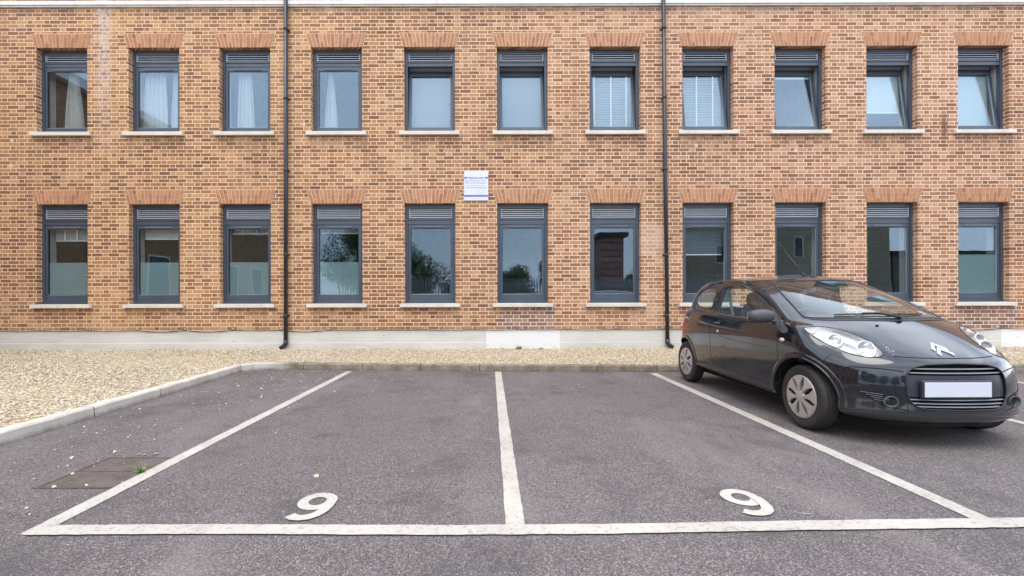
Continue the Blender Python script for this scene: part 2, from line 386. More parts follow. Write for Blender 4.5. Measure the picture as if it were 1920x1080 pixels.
def kerb_mat():
    t = NT('kerb_concrete'); P = t.wpos(); x, y, z = t.sep(P)
    c = t.mix(t.rng(t.noise(P, 3, 5, 0.65), 0.35, 0.65), (0.58, 0.54, 0.47), (0.42, 0.385, 0.335))
    c = t.mix(t.rng(t.noise(P, 90, 3), 0.4, 0.7, 0, 0.3), c, (0.52, 0.49, 0.44))
    far = t.rng(x, -3.6, -3.2)                      # the kerb at the head of the bays is older and mossier
    c = t.mix(t.m_('MULTIPLY', far, t.rng(t.noise(P, 5, 5, 0.7), 0.3, 0.6, 0.6, 1.0)), c, (0.15, 0.118, 0.078))
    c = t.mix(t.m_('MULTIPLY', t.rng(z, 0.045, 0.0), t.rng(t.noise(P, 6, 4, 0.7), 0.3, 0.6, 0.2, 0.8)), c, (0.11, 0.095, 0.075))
    return t.done(t.bsdf(c, 0.9, normal=t.bump(t.noise(P, 60, 5, 0.7), 0.5, 0.006)))
M['kerb'] = kerb_mat()
def asphalt():
    t = NT('tarmac'); P = t.wpos(); x, y, z = t.sep(P)
    big = t.noise(P, 0.55, 5, 0.6); mid = t.noise(P, 4.5, 5, 0.65)
    c = t.mix(t.rng(big, 0.35, 0.65), (0.130, 0.110, 0.107), (0.190, 0.161, 0.155))
    c = t.mix(t.rng(mid, 0.4, 0.7, 0, 0.45), c, (0.098, 0.081, 0.081))
    dist = t.m_('MULTIPLY', t.rng(y, 2.2, 8.0), 1.0)
    g1 = t.vor(P, 185.0); g1d, g1c = g1[0], g1[1]
    gr = t.n('ShaderNodeSeparateColor'); t.put(gr.inputs[0], g1c)
    st = t.ramp(gr.outputs[0], [(0.0, (0.045, 0.037, 0.038)), (0.35, (0.11, 0.092, 0.093)), (0.72, (0.225, 0.190, 0.188)), (0.92, (0.34, 0.295, 0.29)), (1.0, (0.56, 0.52, 0.48))])
    c = t.mix(0.70, c, st)
    fine = t.noise(P, 260, 2, 0.6)
    c = t.mix(t.rng(fine, 0.38, 0.72, 0, 0.62), c, (0.030, 0.025, 0.026))
    # oil stains in the bays, pale dried puddle on the right
    st1 = t.noise(t.comb(x, y, 3.0), 1.9, 5, 0.65)
    c = t.mix(t.rng(st1, 0.52, 0.70, 0, 0.62), c, (0.070, 0.062, 0.064))
    st2 = t.noise(t.comb(t.m_('MULTIPLY', x, 1.0), t.m_('MULTIPLY', y, 0.35), 9.0), 1.4, 5, 0.7)
    c = t.mix(t.rng(st2, 0.52, 0.70, 0, 0.38), c, (0.25, 0.215, 0.205))
    oil = t.vor(t.comb(x, y, 7.0), 0.9)[0]
    c = t.mix(t.m_('MULTIPLY', t.rng(oil, 0.04, 0.13, 1, 0), t.rng(mid, 0.35, 0.6, 0, 0.6)), c, (0.05, 0.044, 0.046))
    edge = t.m_('MULTIPLY', t.rng(y, 6.6, 7.3), t.rng(t.noise(P, 6, 5, 0.7), 0.35, 0.65, 0, 0.55))
    c = t.mix(edge, c, (0.095, 0.080, 0.065))
    sp = t.vor(t.comb(x, y, 0.0), 3.1)
    c = t.mix(t.rng(sp[0], 0.016, 0.03, 0.7, 0.0), c, (0.36, 0.33, 0.29))
    h = t.m_('ADD', t.m_('MULTIPLY', t.rng(g1d, 0.0, 0.7, 1, 0), 1.0), t.m_('MULTIPLY', fine, 0.6))
    return t.done(t.bsdf(c, 0.82, normal=t.bump(h, 0.7, 0.005), spec=0.35))
M['tarmac'] = asphalt()
def paint_mat():
    t = NT('thermoplastic_marking'); P = t.wpos()
    wear = t.noise(P, 38, 5, 0.7); w2 = t.noise(P, 2.2, 4, 0.6)
    c = t.mix(t.rng(w2, 0.35, 0.65), (0.47, 0.44, 0.385), (0.385, 0.355, 0.31))
    f = t.m_('ADD', wear, t.m_('MULTIPLY', t.m_('SUBTRACT', w2, 0.5), 0.25))
    c = t.mix(t.rng(f, 0.54, 0.66, 0, 0.8), c, (0.20, 0.175, 0.165))
    c = t.mix(t.rng(t.noise(P, 7.0, 5, 0.75), 0.52, 0.72, 0, 0.45), c, (0.30, 0.27, 0.25))
    c = t.mix(t.rng(t.noise(P, 160, 2), 0.4, 0.7, 0, 0.25), c, (0.42, 0.38, 0.36))
    return t.done(t.bsdf(c, 0.7, normal=t.bump(wear, 0.3, 0.003)))
M['line'] = paint_mat()
def gravel_mat():
    t = NT('golden_gravel'); P = t.wpos()
    ri = t.n('ShaderNodeNewGeometry').outputs['Random Per Island']
    c = t.ramp(ri, [(0.0, (0.16, 0.13, 0.09)), (0.14, (0.34, 0.28, 0.19)), (0.40, (0.48, 0.405, 0.275)), (0.7, (0.58, 0.51, 0.375)), (0.92, (0.70, 0.66, 0.55)), (1.0, (0.42, 0.36, 0.30))])
    zone = t.noise(P, 0.8, 4, 0.6)
    c = t.mix(t.rng(zone, 0.4, 0.65, 0, 0.35), c, (0.62, 0.52, 0.40))
    return t.done(t.bsdf(c, 0.85))
M['gravel'] = gravel_mat()
def gravel_bed_mat():
    t = NT('gravel_bed'); P = t.wpos(); g = t.vor(P, 48.0)
    gr = t.n('ShaderNodeSeparateColor'); t.put(gr.inputs[0], g[1])
    c = t.ramp(gr.outputs[0], [(0.0, (0.16, 0.11, 0.065)), (0.5, (0.40, 0.30, 0.19)), (1.0, (0.55, 0.45, 0.30))])
    return t.done(t.bsdf(c, 0.9, normal=t.bump(g[0], 1.0, 0.01)))
M['bed'] = gravel_bed_mat()

# ================================================================ ground
me = MB(); S = 400.0
me.quad((-S, -S, 0), (S, -S, 0), (S, S, 0), (-S, S, 0)); tag(me.build('ground', M['tarmac']), kind='structure')

# kerb: down the left edge of the bays, round a corner, then along their head
KX = -3.84
KL = [(-3.80, -8.0), (-3.80, 3.5), (-3.83, 5.2), (-3.90, 6.6), (-3.93, 7.24), (-3.80, 7.40), (-3.60, 7.44), (-2.70, 7.34), (-0.14, 7.18), (2.74, 7.03), (6.0, 6.98), (14.0, 6.95)]
def offset(path, d):
    out = []
    for i, p in enumerate(path):
        a_ = Vector(path[max(i - 1, 0)]); b_ = Vector(path[min(i + 1, len(path) - 1)])
        n_ = (b_ - a_).normalized(); out.append((p[0] - n_.y * d, p[1] + n_.x * d))
    return out
def densify(path, step):
    out = []
    for i in range(len(path) - 1):
        a_, b_ = Vector(path[i]), Vector(path[i + 1]); n_ = max(1, int((b_ - a_).length / step))
        out += [tuple(a_.lerp(b_, k / n_)) for k in range(n_)]
    return out + [path[-1]]
kd = densify(KL, 0.13)
o0, o1, o2, o3 = kd, offset(kd, 0.012), offset(kd, 0.025), offset(kd, 0.135)
me = MB(); acc = 0.0
for i in range(len(kd) - 1):
    sec = []
    for j in (i, i + 1):
        z_ = 0.102 + 0.003 * math.sin(j * 1.7)
        sec.append([(*o0[j], -0.05), (*o1[j], z_ - 0.014), (*o2[j], z_), (*o3[j], z_), (*o3[j], -0.05)])
    L = (Vector(kd[i + 1]) - Vector(kd[i])).length; acc += L
    if acc > 0.915:                         # a joint between two kerb stones
        acc = 0.0
        for s_ in (0, 1):
            pass
        mid = [tuple(Vector(sec[0][q]).lerp(Vector(sec[1][q]), 0.93)) for q in range(5)]
        me.add(sec[0] + mid, [(q, q + 1, 5 + q + 1, 5 + q) for q in range(4)] + [(0, 1, 2, 3, 4), (9, 8, 7, 6, 5)], 0)
        low = [[(p[0], p[1], p[2] - 0.008) for p in s_] for s_ in (mid, sec[1])]
        c_ = Vector(((o0[i][0] + o3[i][0]) / 2, (o0[i][1] + o3[i][1]) / 2, 0))
        low = [[tuple(Vector(p).lerp(Vector((c_.x, c_.y, p[2])), 0.06)) for p in s_] for s_ in low]
        me.add(low[0] + low[1], [(q, q + 1, 5 + q + 1, 5 + q) for q in range(4)], 1)
    else:
        me.add(sec[0] + sec[1], [(q, q + 1, 5 + q + 1, 5 + q) for q in range(4)], 0)
tag(me.build('kerb', [M['kerb'], M['gasket']], recalc=False), kind='structure')

# gravel bed: base sheet plus a layer of real stones
inner = offset(kd, 0.137)
def zbed(x, y):
    return 0.085 + 0.055 * max(0.0, min(1.0, (y - 7.2) / 1.8)) + 0.012 * math.sin(x * 2.1 + y) * math.sin(y * 1.7 - x * 0.6)
me = MB()
corner = [p for p in inner if p[0] < -3.95 and p[1] < 7.5]
xs_l = np.linspace(-12.5, -3.945, 24)
def bed_grid(xs, yf, ye):
    nx, ny = len(xs), 16; vv = []
    for x in xs:
        y0 = yf(x)
        for k in range(ny): y = y0 + (ye - y0) * k / (ny - 1); vv.append((x, y, zbed(x, y)))
    ff = [(i * ny + k, (i + 1) * ny + k, (i + 1) * ny + k + 1, i * ny + k + 1) for i in range(nx - 1) for k in range(ny - 1)]
    me.add(vv, ff, 0, True)
hx = [p[0] for p in KL[5:]]; hy = [p[1] + 0.13 for p in KL[5:]]
bed_grid(np.linspace(-12.5, -3.945, 30), lambda x: -8.0, WY + 0.02)
bed_grid(np.linspace(-3.945, 14.0, 60), lambda x: float(np.interp(x, hx, hy)) if x > -3.8 else 7.44, WY + 0.02)
tag(me.build('gravel_bed', M['bed'], recalc=False), kind='structure')
rng = np.random.default_rng(5)
t_ = (1 + 5 ** 0.5) / 2
ico = np.array([(-1, t_, 0), (1, t_, 0), (-1, -t_, 0), (1, -t_, 0), (0, -1, t_), (0, 1, t_), (0, -1, -t_), (0, 1, -t_), (t_, 0, -1), (t_, 0, 1), (-t_, 0, -1), (-t_, 0, 1)]) / math.sqrt(1 + t_ * t_)
icof = np.array([(0, 11, 5), (0, 5, 1), (0, 1, 7), (0, 7, 10), (0, 10, 11), (1, 5, 9), (5, 11, 4), (11, 10, 2), (10, 7, 6), (7, 1, 8), (3, 9, 4), (3, 4, 2), (3, 2, 6), (3, 6, 8), (3, 8, 9), (4, 9, 5), (2, 4, 11), (6, 2, 10), (8, 6, 7), (9, 8, 1)])
def stones(name, X, Y, Z, size, mat, flat=0.6):
    n = len(X); s_ = size * rng.uniform(0.6, 1.35, n)
    th = rng.uniform(0, 2 * np.pi, n); tl = rng.uniform(-0.6, 0.6, n)
    sc = np.stack([s_ * rng.uniform(0.8, 1.4, n), s_ * rng.uniform(0.7, 1.1, n), s_ * flat * rng.uniform(0.7, 1.2, n)], 1)
    V = ico[None] * (1 + rng.uniform(-0.18, 0.18, (n, 12, 1))) * sc[:, None]
    ct, st = np.cos(tl)[:, None], np.sin(tl)[:, None]
    y_, z_ = V[..., 1] * ct - V[..., 2] * st, V[..., 1] * st + V[..., 2] * ct
    c_, s2 = np.cos(th)[:, None], np.sin(th)[:, None]
    x2, y2 = V[..., 0] * c_ - y_ * s2, V[..., 0] * s2 + y_ * c_
    V = np.stack([x2 + X[:, None], y2 + Y[:, None], z_ + Z[:, None]], 2).reshape(-1, 3)
    F = (icof[None] + 12 * np.arange(n)[:, None, None]).reshape(-1, 3)
    return mesh_arr(name, V, F, mat)
zb = lambda X, Y: 0.085 + 0.055 * np.clip((Y - 7.2) / 1.8, 0, 1) + 0.012 * np.sin(X * 2.1 + Y) * np.sin(Y * 1.7 - X * 0.6)
NG = 84000
GX = np.concatenate([rng.uniform(-3.95, 11.5, int(NG * 0.42)), rng.uniform(-11.2, -3.92, int(NG * 0.58))])
GY = np.concatenate([rng.uniform(6.9, WY - 0.03, int(NG * 0.42)), 3.2 + (WY - 3.23) * rng.uniform(0, 1, int(NG * 0.58))])
lim = np.interp(GX, hx, hy) + 0.01
ok = np.where(GX > -3.79, GY > lim, np.where(GX > -3.93, GY > 7.50, np.where(GX > -4.06, (GY > 7.45) | (GX < np.interp(GY, [3.5, 5.2, 6.6, 7.24], [-3.945, -3.975, -4.045, -4.07])), True)))
ok &= ~((GX < -6) & (GY < 4.2 + 0 * GX))
GX, GY = GX[ok], GY[ok]
tag(stones('gravel', GX, GY, zb(GX, GY) + rng.uniform(0.0, 0.012, len(GX)), 0.0105, M['gravel']), 'pale golden gravel filling the bed between the kerb and the brick building', 'gravel', kind='stuff')
# gravel that has strayed onto the tarmac
n1 = 330
SX = np.concatenate([-3.72 + np.abs(rng.normal(0, 0.9, 260)), rng.uniform(-3.5, 2.4, 70)]); SY = np.concatenate([rng.uniform(1.6, 7.3, 260), 7.0 - np.abs(rng.normal(0, 0.7, 70))])
tag(stones('gravel_grit', SX, SY, np.full(n1, 0.003), 0.0065, M['gravel'], 0.5), 'fine pale grit strewn over the tarmac near the kerb', 'grit', kind='stuff')
PEB = [(-3.62, 4.72), (-3.35, 4.05), (-3.29, 4.02), (-3.44, 3.86), (-3.13, 4.28), (-2.98, 3.78), (-2.955, 3.73), (-3.05, 3.40), (-3.12, 3.30), (-2.98, 3.25), (-2.78, 3.38), (-2.70, 3.30),
       (-2.55, 3.31), (-2.50, 3.30), (-2.43, 3.32), (-2.62, 2.74), (-2.44, 2.76), (-2.70, 2.95), (-2.86, 2.86), (-2.95, 2.60), (-1.10, 2.90),
       (-2.2, 4.95), (-2.65, 5.3), (-2.9, 5.8), (-3.3, 6.0), (-3.1, 6.5), (-3.45, 6.7), (-2.6, 6.3), (-3.6, 6.1), (-3.65, 5.4), (-1.9, 5.6), (-1.6, 6.4), (-2.9, 4.9)]
peb_src = None
for i, (x, y) in enumerate(PEB):
    if peb_src is None:
        o = stones('stray_pebble', np.array([0.0]), np.array([0.0]), np.array([0.0]), 0.017, M['gravel'], 0.45); peb_src = o
    else:
        o = peb_src.copy(); C.objects.link(o)
    s_ = random.uniform(0.5, 1.0); o.scale = (s_ * random.uniform(0.9, 1.5), s_, s_); o.location = (x, y, 0.006); o.rotation_euler = (0, 0, random.uniform(0, 6.2))
    tag(o, 'small pale stone strayed from the gravel bed onto the tarmac', 'pebble', 'stray pebbles on the tarmac')

# painted bay markings
def rough_strip(mb, p0, p1, w, z, seed):
    r_ = random.Random(seed); p0, p1 = Vector(p0), Vector(p1); d = (p1 - p0); L = d.length; d.normalize(); nn = Vector((-d.y, d.x))
    k = max(4, int(L / 0.05)); A = []; B = []
    for i in range(k + 1):
        q = p0 + d * (L * i / k); A.append((*(q + nn * (w / 2 + r_.uniform(-.0025, .0025))), z)); B.append((*(q - nn * (w / 2 + r_.uniform(-.0025, .0025))), z))
    mb.add(A + B, [(i, i + 1, k + 1 + i + 1, k + 1 + i) for i in range(k)])
def line(p0, p1, w, label, z=0.004, seed=1):
    mb = MB(); rough_strip(mb, p0, p1, w, z, seed)
    return tag(mb.build('painted_line', M['line']), label, 'road marking')
line((-2.20, 7.18), (-2.205, 2.182), 0.098, 'white bay line that clips the rusty drain cover', seed=1)
line((0.146, 7.12), (0.130, 2.255), 0.096, 'white line between the two empty numbered bays', seed=2)
line((2.50, 6.93), (2.50, 2.26), 0.105, 'white bay line alongside the black car\'s wheels, between it and the empty bay', seed=3)
line((4.83, 6.90), (4.80, 2.26), 0.10, 'white bay line passing behind the black car\'s front bumper', seed=4)
line((7.10, 6.90), (7.10, 2.30), 0.10, 'white bay line farthest off beyond the black car, only a stub showing', seed=5)
mbL = MB(); FL = [(-2.225, 2.218), (-1.4, 2.223), (-0.2, 2.207), (0.6, 2.214), (1.6, 2.245), (2.7, 2.268), (7.2, 2.30)]
for i in range(len(FL) - 1): rough_strip(mbL, FL[i], FL[i + 1], 0.094, 0.008, 20 + i)
tag(mbL.build('painted_line', M['line']), 'long white cross line closing the near end of the bays', 'road marking')
def nine(cx, cy, lean, label):
    """9 with a round bowl and a curved tail, about 0.31 m tall"""
    mb = MB(); w = 0.029
    fn = lambda u, v: (cx + u + lean * v, cy + v, 0.004)
    def stroke(pts, closed=False, wd=w):
        n = len(pts); A = []; B = []
        for i in range(n):
            a_ = Vector(pts[(i - 1) % n] if closed or i > 0 else pts[0]); b_ = Vector(pts[(i + 1) % n] if closed or i < n - 1 else pts[-1])
            d = (b_ - a_).normalized(); nn = Vector((-d.y, d.x)); p = Vector(pts[i])
            A.append(fn(*(p + nn * wd))); B.append(fn(*(p - nn * wd)))
        rg = range(n if closed else n - 1)
        mb.add(A + B, [(i, (i + 1) % n, n + (i + 1) % n, n + i) for i in rg])
    bowl = [(0.076 * math.cos(t), 0.222 + 0.080 * math.sin(t)) for t in np.linspace(0, 2 * math.pi, 40, endpoint=False)]
    stroke(bowl, True)
    tail = [(0.0775, 0.215), (0.080, 0.16), (0.073, 0.105), (0.055, 0.060), (0.022, 0.030), (-0.015, 0.020), (-0.052, 0.026), (-0.080, 0.048)]
    tt = []
    for i in range(len(tail) - 1):
        for k in range(4): tt.append(tuple(Vector(tail[i]).lerp(Vector(tail[i + 1]), k / 4)))
    tt.append(tail[-1]); 
    n0 = len(mb.v); stroke(tt); mb.v[n0:] = [(p[0], p[1], 0.0075) for p in mb.v[n0:]]
    return tag(mb.build('painted_number', M['line'], recalc=False), label, 'road marking')
nine(-0.955, 2.315, 0.0, 'white number 9 painted in the bay between the drain cover and the middle line')
nine(1.422, 2.352, 0.0, 'white number 9 painted in the bay next to the black car')

M['chalk'] = simple('chalky_scuff', (0.34, 0.31, 0.29), 0.9, var=0.3, scale=60)
for i, (sx, sy, r_, a0, a1) in enumerate([(1.62, 2.98, .10, 0.6, 1.5), (1.80, 2.95, .09, 0.2, 1.2), (1.52, 2.42, .05, 1.8, 3.6), (1.66, 2.43, .06, 3.6, 5.4), (1.08, 3.02, .09, 1.0, 2.1), (1.78, 2.78, .10, 3.4, 4.5)]):
    mb = MB(); n_ = 14; A = []; Bq = []
    for k in range(n_ + 1):
        t = a0 + (a1 - a0) * k / n_; w_ = 0.0045 * math.sin(math.pi * k / n_) * random.uniform(.5, 1.0) + .0006
        A.append((r_ * math.cos(t) + w_ * math.cos(t), r_ * math.sin(t) + w_ * math.sin(t), 0)); Bq.append(((r_ - w_) * math.cos(t), (r_ - w_) * math.sin(t), 0))
    mb.add(A + Bq, [(q, q + 1, n_ + 2 + q, n_ + 1 + q) for q in range(n_)])
    tag(mb.build('scuff_mark', M['chalk'], loc=(sx, sy, 0.0035)), 'faint chalky curved scuff on the tarmac around the numeral nearest the car', 'scuff mark', 'chalky scuffs round the numeral nearest the car')

# drain cover, half under the marking
M['rust'] = None
def rust():
    t = NT('rusty_iron'); P = t.wpos(); x, y, z = t.sep(P)
    c = t.ramp(t.noise(P, 6, 5, 0.7), [(0.3, (0.050, 0.038, 0.031)), (0.5, (0.095, 0.068, 0.052)), (0.7, (0.14, 0.080, 0.062))])
    c = t.mix(t.rng(t.noise(P, 7.0, 5, 0.7), 0.42, 0.58, 0, 0.8), c, (0.125, 0.108, 0.108))
    g = t.m_('MULTIPLY', t.m_('MODULO', t.m_('ADD', t.m_('MULTIPLY', x, 30.0), 300.0), 1.0), 1.0)
    c = t.mix(t.m_('MULTIPLY', t.m_('GREATER_THAN', g, 0.86), 0.6), c, (0.25, 0.22, 0.20))
    return t.done(t.bsdf(c, 0.8, 0.3, normal=t.bump(t.m_('ADD', g, t.noise(P, 80, 3)), 0.6, 0.006)))
M['rust'] = rust()
dr = empty('drain_cover', (-2.50, 2.99, 0.0), 'rusty iron drain cover let into the tarmac by the bay line', 'drain cover')
me = MB()
me.box(-0.20, 0.245, -0.255, 0.25, -0.02, 0.002)
me.build('cover_plate', M['rust'], dr)
me = MB()
for (x0, x1, y0, y1) in ((-0.222, 0.27, -0.275, -0.255), (-0.222, 0.27, 0.25, 0.268), (-0.222, -0.20, -0.255, 0.25), (0.245, 0.265, -0.255, 0.25), (-0.20, 0.245, -0.006, 0.006)):
    me.box(x0, x1, y0, y1, -0.02, 0.0035)
me.build('cover_frame', simple('dark_iron', (0.065, 0.052, 0.045), 0.8, var=0.5, scale=18), dr)
M['weed'] = simple('weed_leaf', (0.16, 0.26, 0.035), 0.6, var=0.3, scale=30)
M['dryweed'] = simple('dry_weed', (0.15, 0.15, 0.10), 0.8, var=0.3, scale=30)
def weed(loc, n, h, mat, label):
    mb = MB()
    for i in range(n):
        a_ = random.uniform(0, 6.28); r_ = h * random.uniform(0.4, 1.0); tilt = random.uniform(0.3, 1.2)
        d = Vector((math.cos(a_) * math.cos(tilt), math.sin(a_) * math.cos(tilt), math.sin(tilt))); s_ = Vector((-math.sin(a_), math.cos(a_), 0)) * h * 0.12
        b0 = Vector((random.uniform(-1, 1) * h * 0.4, random.uniform(-1, 1) * h * 0.4, 0)); m_ = b0 + d * r_ * 0.6; e_ = b0 + d * r_ - Vector((0, 0, r_ * 0.15))
        mb.add([b0, m_ + s_, e_, m_ - s_], [(0, 1, 2, 3)])
    o = mb.build('weed', mat, loc=loc, recalc=False); return tag(o, label, 'weed')
weed((-2.285, 2.985, 0.0), 40, 0.05, M['weed'], 'tiny bright green weed sprouting at the edge of the drain cover')
weed((-0.02 + 0.62, 9.13, 0.13), 34, 0.11, M['dryweed'], 'straggly grey green weed against the white plinth patch, the tallest there')
weed((1.05, 9.14, 0.13), 26, 0.07, M['dryweed'], 'low weed against the plinth patch, right beside the tallest weed')
weed((0.28, 9.14, 0.13), 22, 0.06, M['dryweed'], 'smallest weed of the three against the white plinth patch, standing alone')

# ================================================================ the brick building
XL = [(p - 916) / 92.4 for p in (69.2, 242.0, 412.5, 584.5, 758.7, 932.6, 1106.5, 1280.5, 1453.5, 1625.6, 1797.0)]
OW = 1.034; RD = 0.11
TOPZ = (4.541, 6.261); BOTZ = (1.057, 3.092)
bld = MB(); X0, X1, ZT = -16.0, 17.0, 7.9
edges = [X0] + [q for x in XL for q in (x, x + OW)] + [X1]
zb_ = [0.50, BOTZ[0], BOTZ[1], TOPZ[0], TOPZ[1], ZT]
for i in range(len(edges) - 1):
    for j in range(5):
        if i % 2 == 1 and j in (1, 3): continue
        bld.quad((edges[i], WY, zb_[j]), (edges[i + 1], WY, zb_[j]), (edges[i + 1], WY, zb_[j + 1]), (edges[i], WY, zb_[j + 1]))
YB = WY + RD + 0.04
YL = WY + 0.42
for x in XL:
    for z0, z1 in (BOTZ, TOPZ):
        bld.quad((x, WY, z0), (x, YB, z0), (x, YB, z1), (x, WY, z1)); bld.quad((x + OW, WY, z0), (x + OW, WY, z1), (x + OW, YB, z1), (x + OW, YB, z0))
        bld.quad((x, WY, z1), (x, YB, z1), (x + OW, YB, z1), (x + OW, WY, z1)); bld.quad((x, WY, z0), (x + OW, WY, z0), (x + OW, YB, z0), (x, YB, z0))
# rest of the shell, back and ends, so the building is a solid block
bld.quad((X1, WY, 0), (X1, WY + 9, 0), (X1, WY + 9, ZT), (X1, WY, ZT)); bld.quad((X0, WY, 0), (X0, WY, ZT), (X0, WY + 9, ZT), (X0, WY + 9, 0))
bld.quad((X0, WY + 9, 0), (X0, WY + 9, ZT), (X1, WY + 9, ZT), (X1, WY + 9, 0)); bld.quad((X0, WY, ZT), (X1, WY, ZT), (X1, WY + 9, ZT), (X0, WY + 9, ZT))
B = empty('office_building', (0, WY, 0), 'two storey brick building with grey framed windows behind the parking bays', 'building')
Bi = B.matrix_basis.inverted()
def bpart(mb, name, mats, parent=None, bevel=0.0, recalc=True):
    """world-space mesh parented to the building; B only translates along y"""
    mb.v = [(p[0], p[1] - WY, p[2]) for p in mb.v]
    return mb.build(name, mats, parent or B, bevel, recalc)
bpart(bld, 'brick_wall', M['brick'], recalc=False)
me = MB(); me.box(X0, X1, WY - 0.022, WY + 0.05, -0.1, 0.505); bpart(me, 'plinth', M['plinth'], bevel=0.006)
me = MB(); me.box(X0, X1, WY - 0.055, WY + 0.05, 7.105, 7.185); me.box(X0, X1, WY - 0.035, WY + 0.05, 7.075, 7.104); bpart(me, 'string_course', M['course'], bevel=0.004)
# rooms behind the windows
me = MB()
for z0, z1 in ((0.45, 3.35), (3.75, 6.75)):
    xs = [X0 + 0.3] + [(XL[i] + OW + XL[i + 1]) / 2 for i in (1, 3, 6, 8)] + [X1 - 0.3]
    for i in range(len(xs) - 1):
        a_, b_ = xs[i] + 0.05, xs[i + 1] - 0.05; y0, y1 = YL, WY + 5.5
        me.quad((a_, y1, z0), (b_, y1, z0), (b_, y1, z1), (a_, y1, z1)); me.quad((a_, y0, z0), (a_, y1, z0), (a_, y1, z1), (a_, y0, z1))
        me.quad((b_, y0, z0), (b_, y0, z1), (b_, y1, z1), (b_, y1, z0)); me.quad((a_, y0, z1), (a_, y1, z1), (b_, y1, z1), (b_, y0, z1))
        me.quad((a_, y0, z0), (b_, y0, z0), (b_, y1, z0), (a_, y1, z0), 1)
bpart(me, 'interior', [M['room'], M['roomfloor']], recalc=False)

def arch_mb(x, ztop, seed):
    """flat gauged arch of splayed soldier bricks, alternately split high and low"""
    r_ = random.Random(seed); mb = MB(); h = 0.285; n = 15
    bot0, bot1 = x - 0.012, x + OW + 0.012; tp0, tp1 = x - 0.10, x + OW + 0.10
    mb.add([(tp0 - .005, WY - 0.004, ztop + h + .006), (bot0 - .004, WY - 0.004, ztop), (bot1 + .004, WY - 0.004, ztop), (tp1 + .005, WY - 0.004, ztop + h + .006)], [(0, 1, 2, 3)], 1)
    g = 0.0065
    L = lambda f, v: (bot0 + (bot1 - bot0) * f) * (1 - v) + (tp0 + (tp1 - tp0) * f) * v
    for k in range(n):
        f0, f1 = k / n, (k + 1) / n; cut = 0.30 if k % 2 else 0.67
        for v0, v1 in ((0.012, cut - 0.018), (cut + 0.018, 0.985)):
            pts = [(L(f0, v0) + g, v0), (L(f1, v0) - g, v0), (L(f1, v1) - g, v1), (L(f0, v1) + g, v1)]
            yo = WY - 0.009 - r_.uniform(0, .0015)
            A = [(px, yo, ztop + h * v) for px, v in pts]; Bk = [(px, WY - 0.002, ztop + h * v) for px, v in pts]
            mb.add(A + Bk, [(0, 1, 2, 3), (0, 4, 5, 1), (1, 5, 6, 2), (2, 6, 7, 3), (3, 7, 4, 0)], 0)
    return mb
